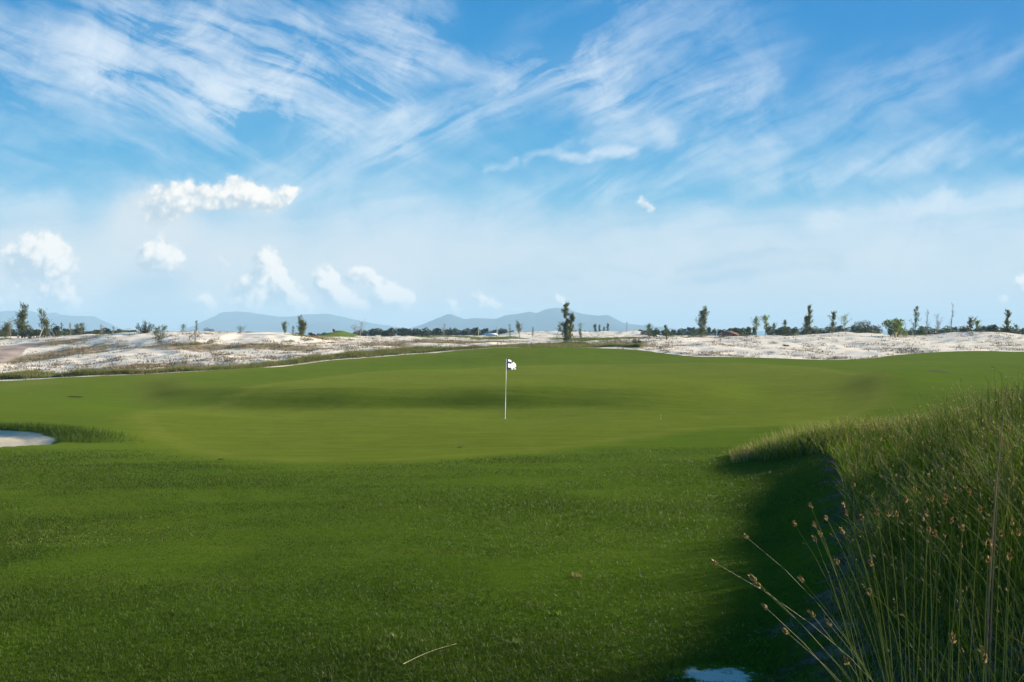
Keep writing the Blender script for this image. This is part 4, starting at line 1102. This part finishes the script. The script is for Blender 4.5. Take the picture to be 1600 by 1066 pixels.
# ------------------------------------------------------------------ grasses (masses nobody could count)
def blades(x, y, z, h, wd, lean_az, lean, r, seg=2):
    """curved narrow blades; seg 1 = one triangle, 2 = quad + triangle"""
    n_ = len(x)
    az = r.uniform(0, 6.28, n_)
    sx, sy = np.cos(az) * wd * .5, np.sin(az) * wd * .5
    tx = np.cos(lean_az) * lean * h; ty = np.sin(lean_az) * lean * h
    zt_ = z + h * np.sqrt(np.clip(1 - (lean * .6) ** 2, .15, 1))
    if seg == 1:
        V = np.stack([np.stack([x - sx, y - sy, z], 1), np.stack([x + sx, y + sy, z], 1), np.stack([x + tx, y + ty, zt_], 1)], 1).reshape(-1, 3)
        return V, np.arange(n_ * 3).reshape(-1, 3)
    mx, my, mz = x + tx * .35, y + ty * .35, z + (zt_ - z) * .58
    V = np.stack([np.stack([x - sx, y - sy, z], 1), np.stack([x + sx, y + sy, z], 1),
                  np.stack([mx + sx * .8, my + sy * .8, mz], 1), np.stack([mx - sx * .8, my - sy * .8, mz], 1), np.stack([x + tx, y + ty, zt_], 1)], 1).reshape(-1, 3)
    k = np.arange(n_)[:, None] * 5
    return V, np.concatenate([k + np.array([[0, 1, 2]]), k + np.array([[0, 2, 3]]), k + np.array([[3, 2, 4]])])

def turf():
    r = np.random.default_rng(5)
    n_ = 620000
    d = 3.0 * (17.0 / 3.0) ** r.uniform(0, 1, n_) ** 1.12
    u = r.uniform(-60, 1660, n_)
    x = (u - 800) / F * d
    k = (sample(a_dirt, x, d) < r.normal(.05, .12, n_)) & (sample(a_wpat, x, d) < r.normal(.0, .15, n_)) & (sample(a_bunk, x, d) < .15) & (sample(a_green, x, d) < r.normal(-.75, .32, n_)) & (r.uniform(0, 1, n_) < (18.5 - d) / 5)
    x, d = x[k], d[k]; n_ = len(x)
    h = r.uniform(.010, .026, n_) * (1 + d * .02) * np.clip(0.9 + .9 * fbm(x * .6, d, 1.0, 61), .35, 1.7)
    wd = .0016 + .00055 * d
    V, Fc = blades(x, d, ground(x, d) - .002, h, wd, r.uniform(0, 6.28, n_), r.uniform(.1, 1.1, n_), r, 1)
    o = trimesh('turf_grass', V, Fc, M['turf'])
    tag(o, 'short green turf grass covering the near ground', 'grass', kind='stuff')
turf()

def clippings():
    r = np.random.default_rng(25)
    n_ = 60000
    d = r.uniform(3.0, 16, n_); u = r.uniform(-60, 1300, n_); x = (u - 800) / F * d
    patch = np.exp(-((x + 3.6) / 1.5) ** 2 - ((d - 7.0) / .7) ** 2) * .55 + np.exp(-((x - .9) / .9) ** 2 - ((d - 5.2) / 1.3) ** 2) * .35
    k = (fbm(x, d * 1.5, 1.1, 81) + patch * 1.2 > r.uniform(.42, 1.1, n_)) & (sample(a_green, x, d) < -.3)
    x, d = x[k], d[k]; n_ = len(x)
    V, Fc = blades(x, d, ground(x, d) + .004, r.uniform(.012, .032, n_), .0022 + .0003 * d, r.uniform(0, 6.28, n_), r.uniform(.5, 1.5, n_), r, 1)
    tag(trimesh('grass_clippings', V, Fc, M['clip']), 'pale dry clippings and yellow blades strewn in the turf', 'grass', kind='stuff')
clippings()

def lip_grass():
    """longer grass on the bunker lip"""
    r = np.random.default_rng(15)
    n_ = 60000
    x = r.uniform(-19, -8.6, n_); y = r.uniform(17.2, 22.8, n_)
    b = bunk(x, y)
    k = (b < .24) & (b > -.30 - .55 * r.uniform(0, 1, n_) ** 2) & (y > 18.9 - (x + 10) * .1)
    x, y = x[k], y[k]; n_ = len(x)
    V, Fc = blades(x, y, ground(x, y) - .01, r.uniform(.04, .15, n_), .010, r.uniform(0, 6.28, n_), r.uniform(.2, .9, n_), r, 1)
    tag(trimesh('lip_grass', V, Fc, M['turf']), 'long dark grass hanging over the rim of the sand bunker', 'grass', kind='stuff')
lip_grass()

def edge_rough():
    """the belt of long grass along the turf edge, left part, and over the grassy places"""
    r = np.random.default_rng(6)
    n_ = 120000
    u = r.uniform(-120, 1000, n_)
    ths = np.degrees(np.arctan((u - 800) / F))
    de = np.interp(ths, TH, EDGE_D)
    wdt = .65 * np.interp(u, [-120, 0, 120, 200, 260, 350, 450, 560, 640, 700, 730, 790, 860, 960, 1000], [5, 5, 3.2, 1.3, 3.2, 3.8, 2.6, 5, 6.0, 3.2, .8, 6, 9, 4, 1])
    off = np.interp(u, [-120, 700, 760, 1000], [.8, .8, 2.2, 2.2])
    d = de + off + wdt * r.uniform(0, 1, n_) ** .8
    x = (u - 800) / F * d
    k = fbm(x, d, 3.0, 91) + .28 * np.clip(1.2 - (d - de - off) / wdt, 0, 1) > r.uniform(-.55, .15, n_)
    x, d, u = x[k], d[k], u[k]; n_ = len(x)
    h = r.uniform(.12, .42, n_) * (.7 + .8 * (fbm(x, d, 2.0, 95) + .4).clip(0))
    V, Fc = blades(x, d, ground(x, d) - .02, h, .035, r.uniform(0, 6.28, n_), r.uniform(.1, .8, n_), r, 1)
    tag(trimesh('rough_grass', V, Fc, M['rough']), 'long green rough grass in a belt along the edge of the dunes', 'grass', kind='stuff')
edge_rough()

def dune_plants():
    r = np.random.default_rng(8)
    n_ = 30000
    u = r.uniform(-120, 1700, n_)
    lo = np.interp(np.degrees(np.arctan((u - 800) / F)), TH, EDGE_D)
    d = lo + .4 + (215 - lo) * r.uniform(0, 1, n_) ** 1.5
    x = (u - 800) / F * d
    brn = sample(a_brown, x, d); fr = sample(a_far, x, d); pth = sample(a_path, x, d)
    dens = fbm(x, d * .8, 5.0, 51) + .30 * (brn > -.2) + .06 * (u < 700) - .10 * (u > 1150)
    k = (dens > r.uniform(-.42, .62, n_)) & (pth < -.3)
    x, d, brn, fr, u = x[k], d[k], brn[k], fr[k], u[k]
    m = len(x); z = ground(x, d)
    sz = r.uniform(.12, .42, m) * (1 + .5 * (r.uniform(0, 1, m) > .93))
    nb = 12
    X = np.repeat(x, nb) + r.normal(0, 1, m * nb) * np.repeat(sz, nb) * .75
    Yy = np.repeat(d, nb) + r.normal(0, 1, m * nb) * np.repeat(sz, nb) * .45
    H = np.repeat(sz, nb) * r.uniform(.25, .75, m * nb)
    V, Fc = blades(X, Yy, ground(X, Yy) - .01, H, np.repeat(sz, nb) * .16, r.uniform(0, 6.28, m * nb), r.uniform(.3, 1.3, m * nb), r, 1)
    tag(trimesh('dune_plants', V, Fc, M['tuft']), 'scattered dry tufts and creeping plants on the white sand', 'ground cover', kind='stuff')
    # tan and russet standing grass
    n_ = 60000
    u = r.uniform(-100, 1020, n_); d = r.uniform(50, 150, n_); x = (u - 800) / F * d
    k = (sample(a_brown, x, d) + fbm(x, d, 2.5, 71) > r.uniform(.1, .6, n_)) & (sample(a_path, x, d) < -.2) & (sample(a_sand, x, d) > .5)
    x, d = x[k], d[k]; n_ = len(x)
    V, Fc = blades(x, d, ground(x, d) - .02, r.uniform(.12, .38, n_), .03, r.uniform(0, 6.28, n_), r.uniform(.1, .9, n_), r, 1)
    tag(trimesh('dry_grass', V, Fc, M['dry']), 'russet and tan dry grass in strips across the dunes', 'grass', kind='stuff')
dune_plants()

# ------------------------------------------------------------------ the sedge bank by the camera
def stems_mesh(x, y, z, h, lx, ly, rad, r, seg=5, sides=3, droop=0.25):
    """many bent tapering stems; lx, ly = sideways reach of the tip"""
    n_ = len(x); t = np.linspace(0, 1, seg + 1)
    b = 1.4 + droop
    px = x[:, None] + lx[:, None] * t ** b; py = y[:, None] + ly[:, None] * t ** b
    pz = z[:, None] + h[:, None] * (t - 0.10 * t ** 3)
    ang = np.arange(sides) * 2 * math.pi / sides
    tw = r.uniform(0, 6.28, n_)
    R = rad[:, None] * (1 - .68 * t)
    V = np.stack([px[..., None] + R[..., None] * np.cos(ang[None, None] + tw[:, None, None]),
                  py[..., None] + R[..., None] * np.sin(ang[None, None] + tw[:, None, None]),
                  np.broadcast_to(pz[..., None], (n_, seg + 1, sides))], -1).reshape(-1, 3)
    per = (seg + 1) * sides; Fl = []
    for i in range(seg):
        for k in range(sides):
            p, q = i * sides + k, i * sides + (k + 1) % sides
            Fl += [(p, q, q + sides), (p, q + sides, p + sides)]
    Fl = np.array(Fl); Fc = (np.arange(n_)[:, None, None] * per + Fl[None]).reshape(-1, 3)
    tip = np.stack([px[:, -1], py[:, -1], pz[:, -1]], 1)
    dr = np.stack([px[:, -1] - px[:, -2], py[:, -1] - py[:, -2], pz[:, -1] - pz[:, -2]], 1)
    dr /= np.linalg.norm(dr, axis=1)[:, None]
    return V, Fc, tip, dr
def heads_mesh(tip, dr, L, r, scales=7):
    """seed heads: overlapping pointed scales round the tip"""
    n_ = len(tip); C = []; D = []; LL = []; WW = []
    for k in range(scales):
        f = k / scales
        sd = rdir(n_, r); sd -= (sd * dr).sum(1)[:, None] * dr; sd /= np.linalg.norm(sd, axis=1)[:, None] + 1e-9
        C.append(tip + dr * (L * (f * .75 - .25))[:, None] + sd * (L * .06)[:, None])
        dd = dr * 1.0 + sd * r.uniform(.25, .75, n_)[:, None] * (1 - f * .6); D.append(dd / np.linalg.norm(dd, axis=1)[:, None])
        LL.append(L * r.uniform(.38, .62, n_)); WW.append(L * r.uniform(.13, .22, n_))
    return leaves(np.concatenate(C), np.concatenate(D), np.concatenate(LL), np.concatenate(WW), r)
BED = smooth_poly([(1.0, 1.15), (1.25, 2.0), (1.40, 2.9), (1.75, 4.1), (2.3, 5.2), (3.0, 6.8), (3.95, 9.3), (4.55, 11.4), (3.9, 12.5), (4.9, 13.7), (7.0, 14.3), (9.5, 14.0), (12.5, 12.5), (15, 9.5), (14, 5), (9, 1.5), (4, .5)])
def sedges():
    r = np.random.default_rng(9)
    Vs, Fs, Hv = [], [], []
    n_ = 120000
    x = r.uniform(.9, 15, n_); y = r.uniform(.9, 14.4, n_)
    u = 800 + F * x / y
    b = sdf_poly(x, y, BED)
    dist = np.hypot(x, y)
    vis = u < 1680
    dens = np.where(vis, np.where(dist < 4, 1.0, .62), .28) * np.clip(.5 + fbm(x, y, .9, 17) * 1.5, .12, 1) * np.clip(b / .5, .15, 1)
    k = (b > 0) & (r.uniform(0, 1, n_) < dens) & (dist > 1.55)
    x, y, u, b, dist = x[k], y[k], u[k], b[k], dist[k]; n_ = len(x)
    z = ground(x, y) - .02
    hmax = np.interp(y, [1, 3, 6, 9, 11, 12, 13, 14.5], [.80, .82, .88, .80, .62, .45, .40, .34])
    hmax = hmax * np.clip(.55 + .5 * b, .5, 1)
    h = hmax * r.uniform(.42, 1.12, n_) * (.85 + .5 * (fbm(x, y, 1.1, 33))) * np.where(u > 1900, 1.5, np.where(u > 1720, 1.25, 1))  # stems out of view made taller so their shade reaches farther left
    la = np.where(r.uniform(0, 1, n_) < np.where(dist < 4, .75, .15), r.normal(math.pi, .8, n_), r.uniform(0, 6.28, n_)); ll = np.abs(r.normal(.12, .22, n_)) * h
    lx = np.cos(la) * ll * 1.2; ly = np.sin(la) * ll * .8
    V, Fc, tip, dr = stems_mesh(x, y, z, h, lx, ly, r.uniform(.0011, .0021, n_) * (1 + dist * .09), r, 4, 3)
    hd = (r.uniform(0, 1, n_) < .42) & (h > hmax * .62)
    o1 = trimesh('sedge_grass', V, Fc, M['stem'])
    tag(o1, 'dense green sedge stems covering the bank beside the camera', 'grass', kind='stuff')
    L = r.uniform(.012, .021, n_) * (1 + .085 * dist)
    V, Fc = heads_mesh(tip[hd], dr[hd], L[hd], r, 7)
    tag(trimesh('sedge_seed_heads', V, Fc, M['head']), 'brown seed heads on the tips of the bank of sedges', 'grass', kind='stuff')
    # more stems close to the camera
    n_ = 9000
    x = r.uniform(.9, 6, n_); y = r.uniform(.9, 5.2, n_); b = sdf_poly(x, y, BED); dist = np.hypot(x, y)
    k = (b > .05) & (dist > 1.7) & (800 + F * x / y < 1720)
    x, y, dist = x[k], y[k], dist[k]; n_ = len(x)
    h = np.clip(.6 + .5 * b[k], .5, 1) * r.uniform(.3, .80, n_)
    la = r.normal(math.pi, 1.0, n_); ll = np.abs(r.normal(.28, .22, n_)) * h
    V, Fc, tip, dr = stems_mesh(x, y, ground(x, y) - .02, h, np.cos(la) * ll * 1.3, np.sin(la) * ll * .8, r.uniform(.0010, .0019, n_), r, 5, 3)
    tag(trimesh('sedge_grass', V, Fc, M['stem']), 'thick clump of green sedge stems nearest the camera', 'grass', kind='stuff')
    hd = (r.uniform(0, 1, n_) < .55) & (h > .42)
    V, Fc = heads_mesh(tip[hd], dr[hd], r.uniform(.010, .019, hd.sum()), r, 9)
    tag(trimesh('sedge_seed_heads', V, Fc, M['head']), 'brown seed heads on the clump nearest the camera', 'grass', kind='stuff')
    # tangled finer grass below
    n_ = 230000
    x = r.uniform(.9, 13, n_); y = r.uniform(.9, 14.3, n_); b = sdf_poly(x, y, BED)
    k = (b > -.12) & (np.hypot(x, y) > 1.3) & (800 + F * x / y < 1750) & (fbm(x, y, .7, 27) > r.uniform(-.6, .3, n_))
    x, y = x[k], y[k]; n_ = len(x); dist = np.hypot(x, y)
    h = r.uniform(.10, .50, n_) * np.clip(.6 + .5 * b[k], .4, 1)
    mt = r.uniform(0, 1, n_) < .17
    for nm, mk, m_, lb in (('sedge_undergrowth', ~mt, 'stem', 'fine green grass tangled below the sedges'), ('dry_undergrowth', mt, 'dry', 'dead tan blades tangled among the sedges')):
        V, Fc = blades(x[mk], y[mk], ground(x[mk], y[mk]) - .01, h[mk], .0020 + .0006 * dist[mk], r.uniform(0, 6.28, mk.sum()), r.uniform(.2, 1.1, mk.sum()), r, 2)
        tag(trimesh(nm, V, Fc, M[m_]), lb, 'grass', kind='stuff')
    # the pale fringe at the far end of the bank
    n_ = 15000
    x = r.uniform(3.3, 8.2, n_); y = 12.55 + r.uniform(0, 1.6, n_) + .15 * np.sin(x * 3)
    k = (x > 3.45 + (y - 12.5) * .25)
    x, y = x[k], y[k]; n_ = len(x)
    h = (.07 + .40 * r.uniform(0, 1, n_) ** 2.4) * np.clip((x - 3.2) / 1.8, .2, 1)
    V, Fc = blades(x, y, ground(x, y) - .01, h, .0075, r.uniform(2.2, 4.0, n_), r.uniform(.05, .5, n_), r, 2)
    tag(trimesh('fringe_grass', V, Fc, M['fringe']), 'pale feathery grass fringe at the far end of the sedge bank', 'grass', kind='stuff')
sedges()

# the stalks nearest the camera, one by one: tip pixel, distance, foot offset to the right and back
def stalk(u, v, d, du, dd, label, head=True, rad=.0017, group='sedge stalks leaning out over the turf', Lh=.020, mat='stalk', hm='head'):
    r = np.random.default_rng(int(u * 7 + v))
    tip = np.array([(u - 800) / F * d, d, CZ - (v - VH) / F * d])
    fx, fy = tip[0] + du, d + dd
    fz = float(ground(fx, fy)) - .02
    e = empty('sedge_stalk', (fx, fy, fz)); tag(e, label, 'sedge', group)
    V, Fc, tp, dr = stems_mesh(np.array([0.]), np.array([0.]), np.array([0.]), np.array([(tip[2] - fz) / .9]), np.array([-du]), np.array([-dd]), np.array([rad]), r, 9, 5)
    trimesh('stem', V, Fc, M[mat], e, smooth=True)
    if head:
        V, Fc = heads_mesh(tp, dr, np.array([Lh]), r, 26)
        trimesh('seed_head', V, Fc, M[hm], e)
SG_ = 'green sedge stalk with brown seed head among its like at the front of the bank'
ST = [
 (1121, 882, 1.75, .75, .35, 'lowest and farthest leaning sedge stalk, its seed head out over the dark turf'),
 (1168, 841, 1.80, .62, .4, 'long leaning sedge stalk with a pale seed head, second to reach out over the turf'),
 (1181, 908, 1.50, .55, .2, 'sedge stalk with a big brown seed head, upper of two that touch'),
 (1187, 917, 1.50, .56, .22, 'sedge stalk with a dark brown seed head, lower of two that touch'),
 (1255, 909, 1.65, .45, .3, 'sedge stalk with a single golden brown seed head over the grey dirt'),
 (1271, 963, 1.55, .40, .2, 'short sedge stalk with a yellow seed head low over the dirt'),
 (1298, 978, 1.55, .40, .2, 'short sedge stalk with a golden seed head next to the fern like grass'),
 (1243, 821, 2.0, .42, .4, 'slim sedge stalk whose pale hooked tip points up over the dirt'),
]
for a in ST: stalk(*a)
FRONT = []
for (u, v, d, du, dd) in [(1198, 951, 1.6, .5, .2), (1268, 793, 2.0, .35, .4), (1275, 823, 1.9, .33, .3), (1284, 838, 1.9, .33, .3), (1275, 846, 1.85, .3, .3), (1293, 812, 2.1, .35, .3),
                          (1320, 792, 2.1, .3, .3), (1325, 805, 2.0, .3, .3), (1348, 812, 2.0, .25, .3), (1318, 833, 1.9, .3, .2), (1363, 883, 1.8, .25, .2), (1388, 806, 2.0, .2, .3), (1402, 806, 2.0, .2, .3), (1372, 805, 2.1, .2, .3),
                          (1416, 785, 2.1, .15, .3), (1430, 768, 2.2, .15, .3), (1458, 783, 2.1, .1, .3), (1477, 788, 2.1, .12, .3), (1478, 780, 2.2, .1, .3), (1449, 806, 2.0, .1, .2), (1453, 832, 1.9, .12, .2), (1462, 838, 1.9, .12, .2),
                          (1488, 817, 2.0, .1, .2), (1504, 828, 1.9, .1, .2), (1515, 773, 2.2, .1, .3), (1532, 800, 2.0, .08, .2), (1549, 855, 1.8, .2, .2), (1583, 820, 1.9, .1, .2), (1592, 836, 1.8, .1, .2), (1565, 838, 1.9, .1, .2), (1543, 852, 1.8, -.1, .2),
                          (1360, 930, 1.6, .2, .2), (1545, 879, 1.7, .1, .2), (1578, 874, 1.7, .1, .2), (1490, 1004, 1.4, .05, .1), (1541, 1036, 1.4, .1, .1), (1325, 1038, 1.5, .2, .1), (1231, 990, 1.6, .5, .2), (1310, 882, 1.8, .3, .2), (1335, 760, 2.3, .3, .4)]:
    FRONT.append((u, v, d, du, dd))
ORD = ('first second third fourth fifth sixth seventh eighth ninth tenth eleventh twelfth thirteenth fourteenth fifteenth sixteenth seventeenth eighteenth nineteenth twentieth').split()
FRONT.sort()
for i, a in enumerate(FRONT):
    if i < 20: lb = 'brown headed sedge stalk, %s seed head counted from the turf side into the bank' % ORD[i]
    else: lb = 'brown headed sedge stalk, %s seed head counted back from the end of the bank' % ORD[len(FRONT) - 1 - i]
    stalk(*a, lb, group='brown headed sedge stalks at the front of the bank')
stalk(1574, 598, 2.6, .02, .15, 'tall dead straw coloured stalk standing straight above all the sedges', head=False, rad=.0042, mat='dry', group='dead straw stalks')
stalk(1566, 690, 2.6, .02, .1, 'shorter dead stalk beside the tall straw coloured one', head=False, rad=.0030, mat='dry', group='dead straw stalks')
# straw lying on the turf, weeds, scraps
def lying(name, u0, v0, u1, v1, rad, label, mat):
    x0, y0 = uv_xy(u0, v0, 2.5, 20); x1, y1 = uv_xy(u1, v1, 2.5, 20)
    t = np.linspace(0, 1, 12); X = x0 + (x1 - x0) * t; Yy = y0 + (y1 - y0) * t + .015 * np.sin(t * 4)
    Z = ground(X, Yy) + .014 + .004 * np.sin(t * 3.1)
    tag(trimesh(name, *tube(np.stack([X, Yy, Z], 1), np.linspace(rad, rad * .5, 12), 5), M[mat], smooth=True), label, 'straw')
lying('straw_stalk', 630, 1046, 713, 1014, .0016, 'long dry straw stalk lying across the near turf', 'straw')
def weed(u, v, s, label, mat='lightleaf', n_=26, seed=0):
    r = np.random.default_rng(seed + int(u))
    x, y = uv_xy(u, v, 2.5, 30); z = float(ground(x, y))
    X = r.normal(0, s * .45, n_); Yy = r.normal(0, s * .3, n_)
    Z = ground(X + x, Yy + y) - z
    V, Fc = blades(X, Yy, Z, r.uniform(.4, 1, n_) * s * .9, s * .10 + np.zeros(n_), r.uniform(0, 6.28, n_), r.uniform(.2, 1, n_), r, 2)
    o = trimesh('weed', V, Fc, M[mat]); o.location = (x, y, z)
    tag(o, label, 'weed')
weed(598, 1020, .045, 'pale green weed tuft nearest the lying straw stalk')
weed(575, 1030, .03, 'small pale weed farthest out before the lying straw stalk')
weed(617, 1003, .04, 'pale leafy weed just above the lying straw stalk')
weed(870, 965, .05, 'yellowish weed tuft in the shaded turf between straw and white sand')
weed(900, 905, .05, 'thin dry weed tuft in the shaded turf', 'dry')
weed(806, 1010, .045, 'pale weed in the turf past the end of the straw stalk')
weed(720, 700, .10, 'small yellow weed on the far side of the near turf', 'lightleaf', 45)

# ------------------------------------------------------------------ haze
def haze():
    V, Fc = boxm(-5700, 5700, -5700, 5700, -4, 150)
    o = trimesh('haze', V, Fc, None)
    m_, n, out = newmat("thin_air_haze")
    pv = n.new('ShaderNodeVolumePrincipled')
    pv.inputs['Color'].default_value = (0.47, 0.74, 0.95, 1)
    pv.inputs['Density'].default_value = HAZE
    pv.inputs['Anisotropy'].default_value = 0.0
    n.l.new(pv.outputs[0], out.inputs['Volume'])
    o.data.materials.clear(); o.data.materials.append(m_)
    tag(o, 'thin blue haze over the plain', 'haze', kind='stuff')
HAZE = 3.1e-4
haze()
